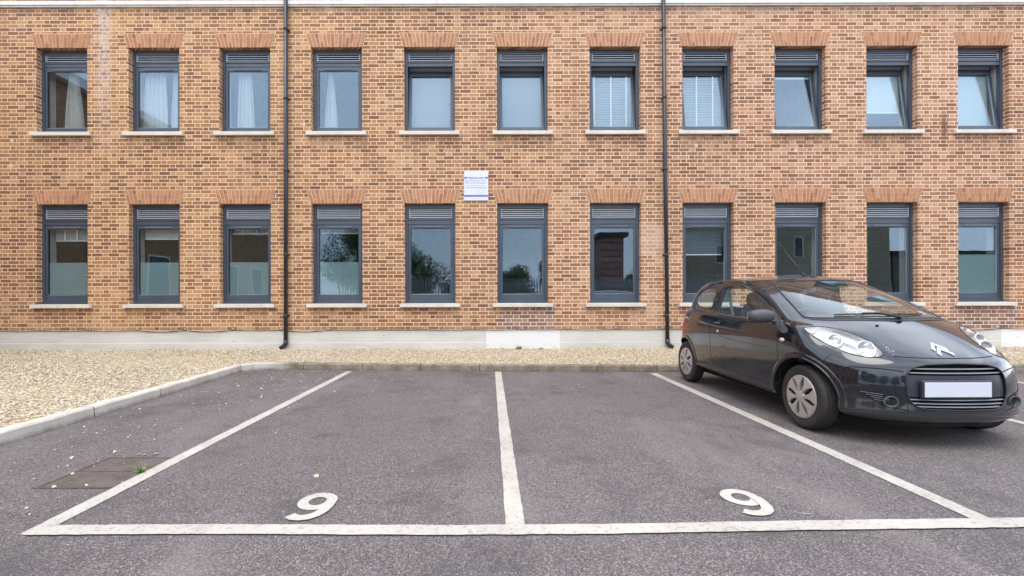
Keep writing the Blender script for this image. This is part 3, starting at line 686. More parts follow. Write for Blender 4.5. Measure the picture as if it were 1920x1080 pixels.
def win_parts(H, zlou, ztrans, zg1, zg0, nsl, tilt, vent=True):
    """returns dict of MBs in local coordinates: x 0..OW, y 0 = frame face, z 0 = opening bottom"""
    P = {}
    f = MB(); w = 0.055; d = 0.07
    f.box(0, w, 0, d, 0, H); f.box(OW - w, OW, 0, d, 0, H); f.box(w, OW - w, 0, d, H - 0.05, H); f.box(w, OW - w, 0, d, 0, 0.065)
    f.box(w, OW - w, 0.004, d, ztrans[0], ztrans[1]); f.box(w, OW - w, -0.010, 0.0035, ztrans[1] - 0.022, ztrans[1] - 0.004)
    f.box(w, OW - w, -0.02, 0.02, 0.012, 0.026)
    P['frame'] = f
    lo = MB(); a0, a1 = w + 0.03, OW - w - 0.03; z0, z1 = zlou
    lo.box(w + 0.001, OW - w - 0.001, 0.045, 0.06, ztrans[1], H - 0.05, 1)
    for (b0, b1, c0, c1) in ((w + .001, a0, ztrans[1] + .001, H - .051), (a1, OW - w - .001, ztrans[1] + .001, H - .051), (a0, a1, ztrans[1] + .001, z0), (a0, a1, z1, H - .051)):
        lo.box(b0, b1, 0.010, 0.044, c0, c1, 2)
    step = (z1 - z0) / nsl
    for k in range(nsl):
        zc = z0 + step * (k + 0.5)
        Mx = Matrix.Translation((0, 0.022, zc)) @ Matrix.Rotation(R(36), 4, 'X')
        lo.box(a0, a1, -0.019, 0.019, -0.0025, 0.0025, 0, Mx); lo.box(a0, a1, 0.003, 0.0065, zc - 0.0160, zc - 0.0085, 0)
    lo.box(a0 - .004, a0 + .004, .002, .04, z0, z1, 0); lo.box(a1 - .004, a1 + .004, .002, .04, z0, z1, 0)
    P['louvre'] = lo
    zb0 = 0.067; zs1 = ztrans[0] - 0.004
    piv = Matrix.Translation((0, 0.03, zb0)) @ Matrix.Rotation(R(-tilt), 4, 'X') @ Matrix.Translation((0, -0.03, -zb0)) if tilt else Matrix.Identity(4)
    s = MB(); g0, g1 = 0.108, OW - 0.108; y0 = 0.012
    s.box(w + .003, g0, y0, .062, zb0, zs1, 0, piv); s.box(g1, OW - w - .003, y0, .062, zb0, zs1, 0, piv)
    s.box(g0, g1, y0, .062, zg1, zs1, 0, piv); s.box(g0, g1, y0, .062, zb0, zg0, 0, piv)
    q = 0.007
    for (b0, b1, c0, c1, mi) in ((g0, g0 + q, zg0, zg1, 1), (g1 - q, g1, zg0, zg1, 2), (g0 + q, g1 - q, zg1 - q, zg1, 1), (g0 + q, g1 - q, zg0, zg0 + .009, 2)):
        s.box(b0, b1, y0 + .006, .05, c0, c1, mi, piv)
    if tilt:
        s.box(g1 - 0.055, g1 - 0.012, .066, .075, zg0 + (zg1 - zg0) * .47, zg0 + (zg1 - zg0) * .47 + .012, 2, piv)
    P['sash'] = s
    gl = MB(); gl.box(g0 + .001, g1 - .001, .026, .040, zg0 + .001, zg1 - .001, 0, piv); P['pane'] = gl
    if vent:
        v = MB(); zv = zg1 + 0.030
        prof = [(0.0, -0.012), (-0.016, -0.008), (-0.020, 0.006), (0.0, 0.014)]
        for (xa, xb) in ((0.235, 0.235 + 0.56),):
            A = [(xa, y0 + y - .001, zv + z) for y, z in prof]; Bq = [(xb, y0 + y - .001, zv + z) for y, z in prof]
            v.add(A + Bq, [(0, 1, 2, 3), (7, 6, 5, 4)] + [(i, (i + 1) % 4, 4 + (i + 1) % 4, 4 + i) for i in range(4)])
        P['trickle_vent'] = v
    rv = MB(); q0, q1 = 0.0405, 0.31
    for a_ in (0.001, OW - 0.001): rv.quad((a_, q0, 0), (a_, q1, 0), (a_, q1, H), (a_, q0, H))
    rv.quad((0, q0, H - .001), (0, q1, H - .001), (OW, q1, H - .001), (OW, q0, H - .001)); rv.quad((0, q0, .001), (0, q1, .001), (OW, q1, .001), (OW, q0, .001))
    P['inner_reveal'] = rv
    # sill
    sl = MB(); sl.box(-0.092, OW + 0.092, -RD - 0.065, -RD - 0.001, -0.072, 0.0); sl.box(0.002, OW - .002, -RD - 0.001, 0.0, -0.030, 0.004)
    P['sill'] = sl
    return P, piv
T = TOPZ[0]; BZ = BOTZ[0]
KINDS = {
 'closed': win_parts(1.72, (1.500, 1.630), (1.385, 1.478), 1.300, 0.139, 3, 0),
 'tilted': win_parts(1.72, (1.500, 1.630), (1.385, 1.478), 1.270, 0.139, 3, 7.5, vent=False),
 'lower': win_parts(2.035, (1.755, 1.950), (1.625, 1.735), 1.545, 0.189, 5, 0)}
proto = {}
WM = {'frame': M['frame'], 'louvre': [M['louvre'], M['gasket'], M['frame']], 'sash': [M['frame'], M['gasket'], M['bead']], 'pane': M['pane'], 'trickle_vent': [M['frame']], 'sill': M['stone'], 'inner_reveal': simple('reveal_plaster', (0.62, 0.62, 0.59), 0.8)}
M['ventlip'] = simple('vent_lip', (0.20, 0.23, 0.28), 0.3, 0.1)
WM['trickle_vent'] = M['ventlip']
for kind, (P, piv) in KINDS.items():
    root = P['frame'].build('window', WM['frame'], B, bevel=0.003)
    for nm in P:
        if nm != 'frame': P[nm].build(nm, M['pane_low'] if (nm == 'pane' and kind == 'lower') else WM[nm], root, bevel=0.003 if nm in ('sash', 'sill') else 0.0)
    proto[kind] = root; root['used'] = 0
def place_window(kind, x, z, label=None):
    r0 = proto[kind]
    if r0['used'] == 0: r = r0; r0['used'] = 1
    else:
        r = r0.copy(); C.objects.link(r); r.parent = B
        for ch in r0.children:
            if ch.name.startswith('frosted'): continue
            c = ch.copy(); C.objects.link(c); c.parent = r
    r.location = (x, RD, z)
    if label: r['label'] = label
    return r
wins_top, wins_bot = [], []
for i, x in enumerate(XL):
    wins_top.append(place_window('closed' if i < 4 else 'tilted', x, TOPZ[0]))
    wins_bot.append(place_window('lower', x, BOTZ[0]))
for r0 in proto.values(): del r0['used']
for r in wins_top + wins_bot:
    if 'used' in r: del r['used']
for i, x in enumerate(XL):
    bpart(arch_mb(x, TOPZ[1] + 0.001, i), 'brick_arch', [M['arch'], M['mortar']], recalc=False)
    bpart(arch_mb(x, BOTZ[1] + 0.001, 50 + i), 'brick_arch', [M['arch'], M['mortar']], recalc=False)
for i in (0, 1, 2, 3, 10):       # frosted film on the lower half of the pane
    zf = 0.86 if i < 4 else 0.98
    mb = MB(); mb.box(0.118, OW - 0.118, 0.0425, 0.0445, 0.20, zf); mb.build('frosted_film', M['frost'], wins_bot[i])

YI = WY + RD + 0.10
def W(mb, x, z): mb.v = [(p[0] + x, p[1] + YI, p[2] + z) for p in mb.v]
def drape(x0, x1, z0, z1, amp=0.025, waves=5, pinch=0.0, seed=0):
    r_ = random.Random(seed); mb = MB(); nx, nz = 40, 14; vv = []
    ph = r_.uniform(0, 6)
    for j in range(nz + 1):
        v = j / nz
        for i in range(nx + 1):
            u = i / nx; wdt = 1 - pinch * (1 - v) ** 1.3 if pinch > 0 else 1 + pinch * v ** 1.5
            xx = x0 + (x1 - x0) * (0.5 + (u - 0.5) * wdt)
            vv.append((xx, 0.03 + amp * math.sin(u * waves * 6.283 + ph + 0.5 * math.sin(v * 3)) + 0.3 * amp * math.sin(u * 31 + ph), z0 + (z1 - z0) * v))
    mb.add(vv, [(j * (nx + 1) + i, j * (nx + 1) + i + 1, (j + 1) * (nx + 1) + i + 1, (j + 1) * (nx + 1) + i) for j in range(nz) for i in range(nx)], 0, True)
    return mb
def put(mb, name, mat, x, z, label, cat, group=None):
    mb2 = MB(); mb2.v = mb.v; mb2.f = mb.f; mb2.mi = mb.mi; mb2.sm = mb.sm
    o = mb2.build(name, mat, recalc=False); o.location = (x, YI + 0.03, z); return tag(o, label, cat, group)
put(drape(0.30, 0.72, 0.02, 1.42, 0.03, 4, -0.75, 1), 'curtain', M['curtain'], XL[0], T, 'tied pale curtain behind the upper window nearest the left edge of the wall', 'curtain')
put(drape(0.10, 0.62, 0.02, 1.42, 0.02, 5, -0.2, 2), 'curtain', M['curtain'], XL[1], T, 'sheer white curtain behind the second upper window, drawn to its left half', 'curtain')
put(drape(0.66, 0.96, 0.02, 1.42, 0.03, 3, -0.6, 3), 'curtain', M['curtain'], XL[1], T, 'gathered white curtain hanging at the right side of the second upper window', 'curtain')
put(drape(0.20, 0.56, 0.02, 1.42, 0.03, 4, -0.35, 4), 'curtain', M['curtain'], XL[2], T, 'white curtain behind the upper window just left of the first drainpipe', 'curtain')
put(drape(0.18, 0.46, 0.02, 1.42, 0.025, 4, -0.8, 5), 'curtain', M['curtain'], XL[3], T, 'slim white curtain behind the upper window just right of the first drainpipe', 'curtain')
def venetian(z0, z1, n, tapes=(), x0=0.09, x1=OW - 0.09):
    mb = MB(); st = (z1 - z0) / n
    for k in range(n):
        zc = z0 + st * (k + 0.5)
        mb.box(x0, x1, -0.02, 0.02, -0.0012, 0.0012, 0, Matrix.Translation((0, 0, zc)) @ Matrix.Rotation(R(58), 4, 'X'))
    return mb
def put_blind(i, z, z0, z1, n, label, tapes=(), bar=False):
    o = empty('venetian_blind', (XL[i], YI + 0.115, z), label, 'blind')
    venetian(z0, z1, n).build('slats', M['blind'], o)
    mb = MB(); mb.box(0.06, OW - 0.06, -0.022, 0.030, z1, z1 + (0.25 if z > 3 else 0.035)); mb.build('head_rail', M['blind'], o)  # upper rails stretched tall as pale fill for the dark gap above the sash
    mb = MB(); mb.box(0.085, OW - 0.085, -0.018, 0.018, z0 - 0.018, z0 - .002); mb.build('bottom_bar', M['tape'], o)
    for tx in tapes:
        mb = MB(); mb.box(tx - .014, tx + .014, -0.030, -0.027, z0, z1); mb.build('ladder_tape', M['tape'], o)
    return o
put_blind(4, T, 0.16, 1.36, 48, 'closed white venetian blind in the upper window above and left of the wall sign')
put_blind(5, T, 0.16, 1.36, 48, 'closed white venetian blind in the upper window above and right of the wall sign')
put_blind(6, T, 0.16, 1.36, 34, 'white venetian blind with tapes, in the upper window left of the second drainpipe', (0.16, 0.51, 0.83))
put_blind(7, T, 0.16, 1.36, 34, 'white venetian blind with tapes, in the upper window right of the second drainpipe', (0.42, 0.76))
put_blind(0, BZ, 1.34, 1.56, 9, 'raised venetian blind in the lower window nearest the left edge of the wall', (0.3, 0.55, 0.8))
put_blind(2, BZ, 1.475, 1.56, 7, 'blind gathered up tight in the lower window left of the first drainpipe', (0.3, 0.6))
put_blind(3, BZ, 1.485, 1.56, 7, 'blind gathered up tight in the lower window right of the first drainpipe')
def roller(i, z, z0, z1, label, mat, dy=0.115):
    o = empty('roller_blind', (XL[i], YI + dy, z), label, 'blind')
    mb = MB(); mb.box(0.085, OW - 0.085, -0.001, 0.001, z0, z1); mb.build('fabric', mat, o)
    mb = MB(); mb.box(0.06, OW - 0.06, -0.022, 0.030, z1 + .002, z1 + (0.25 if z > 3 else 0.04)); mb.build('head_box', M['blind'], o)  # upper boxes also made tall, added to lighten the dark window head
    mb = MB(); mb.box(0.085, OW - 0.085, -0.006, 0.010, z0 - 0.022, z0 - .001); mb.build('bottom_bar', M['tape'], o)
roller(9, T, 0.50, 1.38, 'pale roller blind two thirds down in the second upper window from the right end', M['roller'])
roller(10, T, 0.12, 1.38, 'pale roller blind fully down in the upper window at the right end', M['roller'])
roller(8, T, 1.22, 1.38, 'roller blind almost fully up in the upper window above the car aerial', M['roller'])
roller(1, BZ, 1.375, 1.57, 'short white roller blind in the second lower window from the left', M['blind'])
M['dimroller'] = cloth_mat('slate_roller', (0.10, 0.15, 0.21), 0.2)
roller(7, BZ, 1.02, 1.57, 'slate blue roller blind half down in the lower window right of the second drainpipe', M['dimroller'])

# drainpipes
def downpipe(x0, x1, kick, label, ys):
    o = empty('downpipe', (x0, WY, 0), label, 'drainpipe'); yc = -0.075
    mb = MB(); dx = x1 - x0
    mb.tube([(dx, yc, 7.9), (dx * .5, yc, 3.6), (0, yc, 0.31)], 0.038, 16); mb.build('pipe', M['pipe'], o)
    mb = MB(); mb.tube([(0, yc, 0.33), (0.0, yc, 0.26), (kick * 0.03, yc - .01, 0.215), (kick * 0.10, yc - .03, 0.165)], [0.045, 0.044, 0.043, 0.042], 14); mb.build('shoe', M['pipe'], o)
    for z in ys:
        xx = dx * z / 7.9
        mb = MB(); mb.lathe([(z - 0.03, 0.039), (z - 0.028, 0.043), (z + 0.026, 0.044), (z + 0.03, 0.039)], 18, 'z', (xx, yc, 0))
        mb.box(xx - 0.055, xx + 0.055, -0.012, 0.0, z - 0.014, z + 0.014); mb.box(xx - 0.02, xx + 0.02, -0.035, -0.012, z - 0.012, z + 0.012)
        mb.build('bracket', M['pipe'], o)
downpipe(-4.085, -4.065, -1, 'dark grey cast drainpipe between the third and fourth window columns', [0.82, 2.05, 3.75, 5.2, 6.6])
downpipe(3.60, 3.53, 1, 'dark grey cast drainpipe just left of the parked car', [0.80, 2.02, 3.75, 5.2, 6.6])

# cable clipped along the top of the plinth
cab = empty('cable', (0, WY, 0.51), 'thin black cable clipped along the top of the plinth', 'cable')
mb = MB(); pts = []; clips = []; x = -11.0; k = 0
while x < 12:
    clips.append(x); nx_ = x + 0.97
    sag = random.choice([0.004, 0.012, 0.03, 0.008, 0.045 if 0.0 < x < 1.0 else 0.01])
    for q in range(8):
        f = q / 8; pts.append((x + 0.97 * f, -0.034, 0.014 - sag * 4 * f * (1 - f)))
    x = nx_
mb.tube(pts, 0.0075, 6); mb.build('cable_run', M['cable'], cab)
mb = MB()
for i, c_ in enumerate(clips): mb.box(c_ - 0.012, c_ + 0.012, -0.012, 0.0, 0.035, 0.060)
mb.build('clips', M['clip'], cab)

# wall sign
sg = empty('wall_sign', (-0.245, WY, 3.14), 'white parking notice with blue bands fixed to the wall between the floors', 'sign')
mb = MB(); mb.box(-0.245, 0.245, -0.022, -0.008, 0.0, 0.605); mb.box(-0.2, 0.2, -0.008, 0.0, 0.1, 0.5); mb.build('sign_panel', simple('sign_white', (0.62, 0.64, 0.69), 0.4, var=0.02), sg, bevel=0.002)
M['sblue'] = simple('sign_blue', (0.10, 0.13, 0.42), 0.4, var=0.05); M['sgrey'] = simple('sign_grey', (0.22, 0.25, 0.33), 0.5)
mb = MB(); mb.box(-0.240, 0.240, -0.0245, -0.0215, 0.078, 0.112); mb.box(-0.240, -0.178, -0.0245, -0.0215, 0.445, 0.478); mb.box(0.178, 0.240, -0.0245, -0.0215, 0.445, 0.478)
mb.box(-0.232, -0.165, -0.0245, -0.0215, 0.396, 0.404); mb.box(-0.20, -0.175, -0.0245, -0.0215, 0.345, 0.372); mb.box(0.172, 0.192, -0.0245, -0.0215, 0.245, 0.268)
mb.build('sign_bands', M['sblue'], sg)
mb = MB()
for z, a_, b_ in ((0.405, -0.15, 0.21), (0.395, -0.15, 0.19), (0.362, -0.15, 0.20), (0.350, -0.15, 0.21), (0.305, -0.2, 0.19), (0.270, -0.2, 0.14), (0.258, -0.2, 0.16)):
    mb.box(a_, b_, -0.0235, -0.0215, z - .0018, z + .0018)
ring = [(0.085 + 0.07 * math.cos(t), -0.0225, 0.185 + 0.055 * math.sin(t)) for t in np.linspace(0, 6.283, 25)]
mb.tube(ring, 0.002, 5); mb.build('small_print', M['sgrey'], sg)
def text(s, size, x, y, z, mat, name, parent, bold=0.0):
    cu = bpy.data.curves.new('txt', 'FONT'); cu.body = s; cu.size = size; cu.align_x = 'CENTER'; cu.extrude = 0.001; cu.offset = bold
    ob = bpy.data.objects.new('txt', cu); C.objects.link(ob)
    dg = bpy.context.evaluated_depsgraph_get(); m2 = bpy.data.meshes.new_from_object(ob.evaluated_get(dg)); bpy.data.objects.remove(ob)
    m2.transform(Matrix.Translation((x, y, z)) @ Matrix.Rotation(R(90), 4, 'X')); m2.materials.clear(); m2.materials.append(mat)
    o = bpy.data.objects.new(name, m2); C.objects.link(o); o.parent = parent; return o
text('PRIVATE LAND', 0.046, 0.0, -0.0240, 0.442, M['sblue'], 'heading', sg, 0.001)

# ================================================================ what stands across the car park (seen in the glass and the paintwork)
def facade_block(name, x0, x1, y0, y1, h, wallmat, wins, label, roofmat, facing, winmat):
    o = empty(name, (x0, y0, 0), label, 'building'); mb = MB(); mb.box(0, x1 - x0, 0, y1 - y0, 0, h); mb.build('wall', wallmat, o)
    mb = MB(); mb.box(-0.25, x1 - x0 + 0.25, -0.25, y1 - y0 + 0.25, h, h + 0.28); mb.build('roof', roofmat, o)
    for (a_, b_, c_, d_) in wins:
        mb = MB()
        if facing == 'y':
            Y = y1 - y0
            mb.box(a_ - x0, b_ - x0, Y - 0.02, Y + 0.02, c_, d_, 0)
            for (p, q, r_, s_) in ((a_ - .06, a_, c_, d_), (b_, b_ + .06, c_, d_), (a_ - .06, b_ + .06, d_, d_ + .06), (a_ - .08, b_ + .08, c_ - .08, c_)):
                mb.box(p - x0, q - x0, Y - 0.02, Y + 0.05, r_, s_, 1)
        else:
            Xf = x1 - x0
            mb.box(Xf - 0.02, Xf + 0.02, a_ - y0, b_ - y0, c_, d_, 0)
            for (p, q, r_, s_) in ((a_ - .06, a_, c_, d_), (b_, b_ + .06, c_, d_), (a_ - .06, b_ + .06, d_, d_ + .06), (a_ - .08, b_ + .08, c_ - .08, c_)):
                mb.box(Xf - 0.02, Xf + 0.05, p - y0, q - y0, r_, s_, 1)
        mb.build('window', winmat, o)
    return o
def clad(name, a_, b_, pitch):
    t = NT(name); P = t.wpos(); x, y, z = t.sep(P)
    f = t.m_('FRACT', t.m_('DIVIDE', z, pitch)); k = t.m_('FLOOR', t.m_('DIVIDE', z, pitch))
    c = t.mix(t.white(t.comb(k, 1.0, 2.0))[0], a_, b_); c = t.mix(t.m_('LESS_THAN', f, 0.16), c, (0.06, 0.05, 0.04))
    return t.done(t.bsdf(c, 0.85, normal=t.bump(f, 0.3, 0.01)))
M['timber'] = clad('timber_cladding', (0.46, 0.38, 0.27), (0.58, 0.49, 0.36), 0.22)
M['redclad'] = clad('terracotta_cladding', (0.42, 0.22, 0.20), (0.50, 0.27, 0.24), 0.45)
M['darkglass'] = simple('dark_window', (0.012, 0.03, 0.035), 0.08)
M['white'] = simple('white_trim', (0.75, 0.75, 0.75), 0.5)
M['darkroof'] = simple('dark_roof', (0.05, 0.05, 0.055), 0.7)
M['brick2'] = brick_material('wing_brick', facade=False)
facade_block('timber_clad_building', 14.2, 27.2, -22.0, -12.0, 6.6, M['timber'], [(20.7, 21.25, 4.0, 5.25), (22.05, 22.6, 4.0, 5.25), (24.9, 25.5, 3.8, 5.3), (15.4, 16.1, 3.6, 4.8), (17.5, 18.2, 3.6, 4.8)], 'timber clad block across the car park, mirrored in the right hand windows', M['darkroof'], 'y', [M['darkglass'], M['white']])
facade_block('low_shed', 27.8, 48.0, -20.0, -12.5, 4.2, clad('grey_clad', (0.16, 0.17, 0.17), (0.20, 0.21, 0.21), 0.3), [], 'low grey shed past the timber clad block', M['darkroof'], 'y', [M['darkglass'], M['white']])
facade_block('stair_tower', 7.6, 9.15, -15.0, -12.0, 5.35, M['redclad'], [], 'narrow terracotta clad tower across the car park', M['darkroof'], 'y', [M['darkglass'], M['white']])
facade_block('brick_wing', -22.0, -11.8, -11.0, 8.2, 7.2, M['brick2'], [(y, y + 1.0, z, z + 1.5) for y in (-9.5, -7.2, -4.9, -2.6, -0.3, 2.0, 4.3) for z in (1.2, 4.5)], 'brick wing on the left of the car park, mirrored in the left hand windows', M['white'], 'x', [M['darkglass'], M['white']])
# palisade fence
fen = empty('palisade_fence', (3.5, -7.0, 0), 'tall steel palisade fence across the car park', 'fence')
M['steel'] = simple('galvanised_steel', (0.55, 0.60, 0.66), 0.45, 0.4)
mb = MB()
for k in range(170):
    x = -14.0 + k * 0.155 - 3.5 + 3.5; x = -12.0 + k * 0.165
    mb.add([(x, 0, 0.05), (x + .07, 0, 0.05), (x + .07, 0, 2.25), (x + .035, 0, 2.42), (x, 0, 2.25), (x, .012, 0.05), (x + .07, .012, 0.05), (x + .07, .012, 2.25), (x + .035, .012, 2.42), (x, .012, 2.25)],
           [(0, 1, 2, 3, 4), (9, 8, 7, 6, 5), (0, 5, 6, 1), (1, 6, 7, 2), (2, 7, 8, 3), (3, 8, 9, 4), (4, 9, 5, 0)])
mb.build('pales', M['steel'], fen)
mb = MB(); mb.box(-12.0, 16.0, -.05, -.001, 0.4, 0.45); mb.box(-12.0, 16.0, -.05, -.001, 1.95, 2.0); mb.build('rails', M['steel'], fen)
# trees beyond the fence
M['leaf'] = None
def leafmat():
    t = NT('leaves'); ri = t.n('ShaderNodeNewGeometry').outputs['Random Per Island']
    c = t.ramp(ri, [(0.0, (0.03, 0.07, 0.02)), (0.5, (0.07, 0.14, 0.03)), (1.0, (0.16, 0.27, 0.06))]); return t.done(t.bsdf(c, 0.6))
M['leaf'] = leafmat(); M['bark'] = simple('bark', (0.08, 0.06, 0.045), 0.9)
def tree(x, y, h, w, n, label, seed):
    o = empty('tree', (x, y, 0), label, 'tree', 'trees beyond the palisade fence'); r_ = np.random.default_rng(seed); rr = random.Random(seed)
    mb = MB(); mb.tube([(0, 0, 0), (0.05, 0, h * 0.3), (0.1, 0.05, h * 0.75)], [0.16, 0.12, 0.04], 8)
    for k in range(6):
        a_ = rr.uniform(0, 6.28); mb.tube([(0.05, 0, h * rr.uniform(.3, .5)), (math.cos(a_) * w * .35, math.sin(a_) * w * .35, h * rr.uniform(.6, .85))], [0.06, 0.02], 6)
    mb.build('trunk', M['bark'], o)
    cl = [(rr.gauss(0, w * .26), rr.gauss(0, w * .26), h * rr.uniform(.38, .95), rr.uniform(.14, .26) * w) for _ in range(22)]
    P_ = []
    for (cx, cy, cz, cr) in cl:
        d = r_.normal(0, 1, (n * 2 // 22, 3)); d /= np.linalg.norm(d, axis=1)[:, None]; P_.append(np.array([cx, cy, cz]) + d * cr * r_.uniform(0.5, 1.05, (len(d), 1)))
    P_ = np.concatenate(P_); k = len(P_); u = r_.normal(0, 1, (k, 3)); u /= np.linalg.norm(u, axis=1)[:, None]; v = np.cross(u, r_.normal(0, 1, (k, 3))); v /= np.linalg.norm(v, axis=1)[:, None]
    s_ = 0.065; V = np.stack([P_ - u * s_, P_ + v * s_ * .6, P_ + u * s_, P_ - v * s_ * .6], 1).reshape(-1, 3)
    ob = mesh_arr('crown', V, np.arange(k * 4).reshape(-1, 4), M['leaf']); ob.parent = o
tree(-9.0, -12.5, 6.2, 4.6, 9000, 'broad dark tree beside the brick wing, tallest of the row', 11)
tree(-5.2, -13.5, 4.6, 3.6, 6000, 'rounded tree second along from the brick wing', 12)
tree(-2.0, -14.5, 3.5, 3.4, 5000, 'low bushy tree behind the middle of the fence', 13)
tree(1.6, -14.0, 3.2, 3.4, 5000, 'low tree behind the fence, midway to the terracotta tower', 14)
tree(5.0, -13.5, 3.7, 3.2, 5000, 'low tree beside the terracotta tower', 15)
tree(11.5, -14.5, 4.0, 3.0, 5000, 'tree in the gap between the tower and the timber clad block', 16)
# ================================================================ the parked car
CAR = (3.48, 3.95, 0.0)
car = empty('car', CAR, 'small black three door hatchback parked nose out in the bay', 'car')
def car_paint():
    t = NT('black_car_paint'); P = t.pos()
    c = t.mix(t.noise(P, 3, 3), (0.002, 0.0034, 0.0085), (0.004, 0.006, 0.0125))
    dust = t.rng(t.noise(P, 2.5, 5, 0.65), 0.45, 0.8, 0.0, 0.035)
    z = t.sep(t.wpos())[2]
    low = t.m_('MULTIPLY', t.rng(z, 0.40, 0.2), 0.22)                 # road dirt low on the sills
    c = t.mix(t.m_('ADD', dust, low), c, (0.11, 0.10, 0.09))
    r = t.rng(t.noise(P, 5, 4), 0.3, 0.7, 0.10, 0.2)
    return t.done(t.bsdf(c, r, 0.0, 0.32, None, 1.0))
MC = dict(paint=car_paint(), glass=glass('car_glass', 1.7, tint=(0.9, 0.97, 1.0), thru=(0.88, 0.95, 0.92), dirt=0.02),
    black=simple('black_plastic', (0.016, 0.016, 0.018), 0.5, var=0.2), trim=simple('grey_plastic', (0.062, 0.064, 0.074), 0.55, var=0.15, bump=0.15, bscale=150),
    rubber=simple('tyre_rubber', (0.026, 0.022, 0.020), 0.82, var=0.25, bump=0.3, bscale=90), cap=simple('wheel_trim', (0.42, 0.38, 0.36), 0.38, 0.35, var=0.1),
    dark=simple('dark_void', (0.004, 0.004, 0.004), 0.9), seal=simple('panel_gap', (0.002, 0.002, 0.002), 0.9), chrome=simple('chrome', (0.75, 0.77, 0.8), 0.12, 0.9, var=0.04),
    silver=simple('badge_silver', (0.72, 0.73, 0.75), 0.28, 0.5, var=0.05), seat=simple('seat_cloth', (0.045, 0.05, 0.058), 0.9, var=0.25), dash=simple('dashboard_plastic', (0.05, 0.055, 0.06), 0.65),
    plate=simple('blank_plate', (0.60, 0.63, 0.70), 0.4, var=0.015), red=simple('lamp_red', (0.35, 0.01, 0.01), 0.15), liner=simple('cream_headlining', (0.30, 0.30, 0.28), 0.9),
    amber=simple('indicator_lens', (0.62, 0.55, 0.45), 0.2), reflector=simple('lamp_reflector', (0.38, 0.385, 0.39), 0.26, 0.85, var=0.08, scale=18))
def lens_mat():
    t = NT('clouded_headlamp_lens'); P = t.pos()
    df = t.n('ShaderNodeBsdfDiffuse'); df.inputs['Color'].default_value = (0.80, 0.79, 0.73, 1)
    tr = t.n('ShaderNodeBsdfTransparent'); gl = t.n('ShaderNodeBsdfGlossy'); gl.inputs['Roughness'].default_value = 0.05
    m1 = t.n('ShaderNodeMixShader'); t.put(m1.inputs[0], t.rng(t.noise(P, 7, 4), 0.3, 0.75, 0.05, 0.20))
    t.t.links.new(tr.outputs[0], m1.inputs[1]); t.t.links.new(df.outputs[0], m1.inputs[2])
    fr = t.fres(); m2 = t.n('ShaderNodeMixShader')
    t.t.links.new(fr.outputs[0], m2.inputs[0]); t.t.links.new(m1.outputs[0], m2.inputs[1]); t.t.links.new(gl.outputs[0], m2.inputs[2])
    return t.done(m2.outputs[0])
MC['lens'] = lens_mat()
MC['slat'] = simple('satin_slat', (0.16, 0.165, 0.18), 0.35)
MC['panel'] = simple('plate_panel_plastic', (0.030, 0.033, 0.042), 0.3)

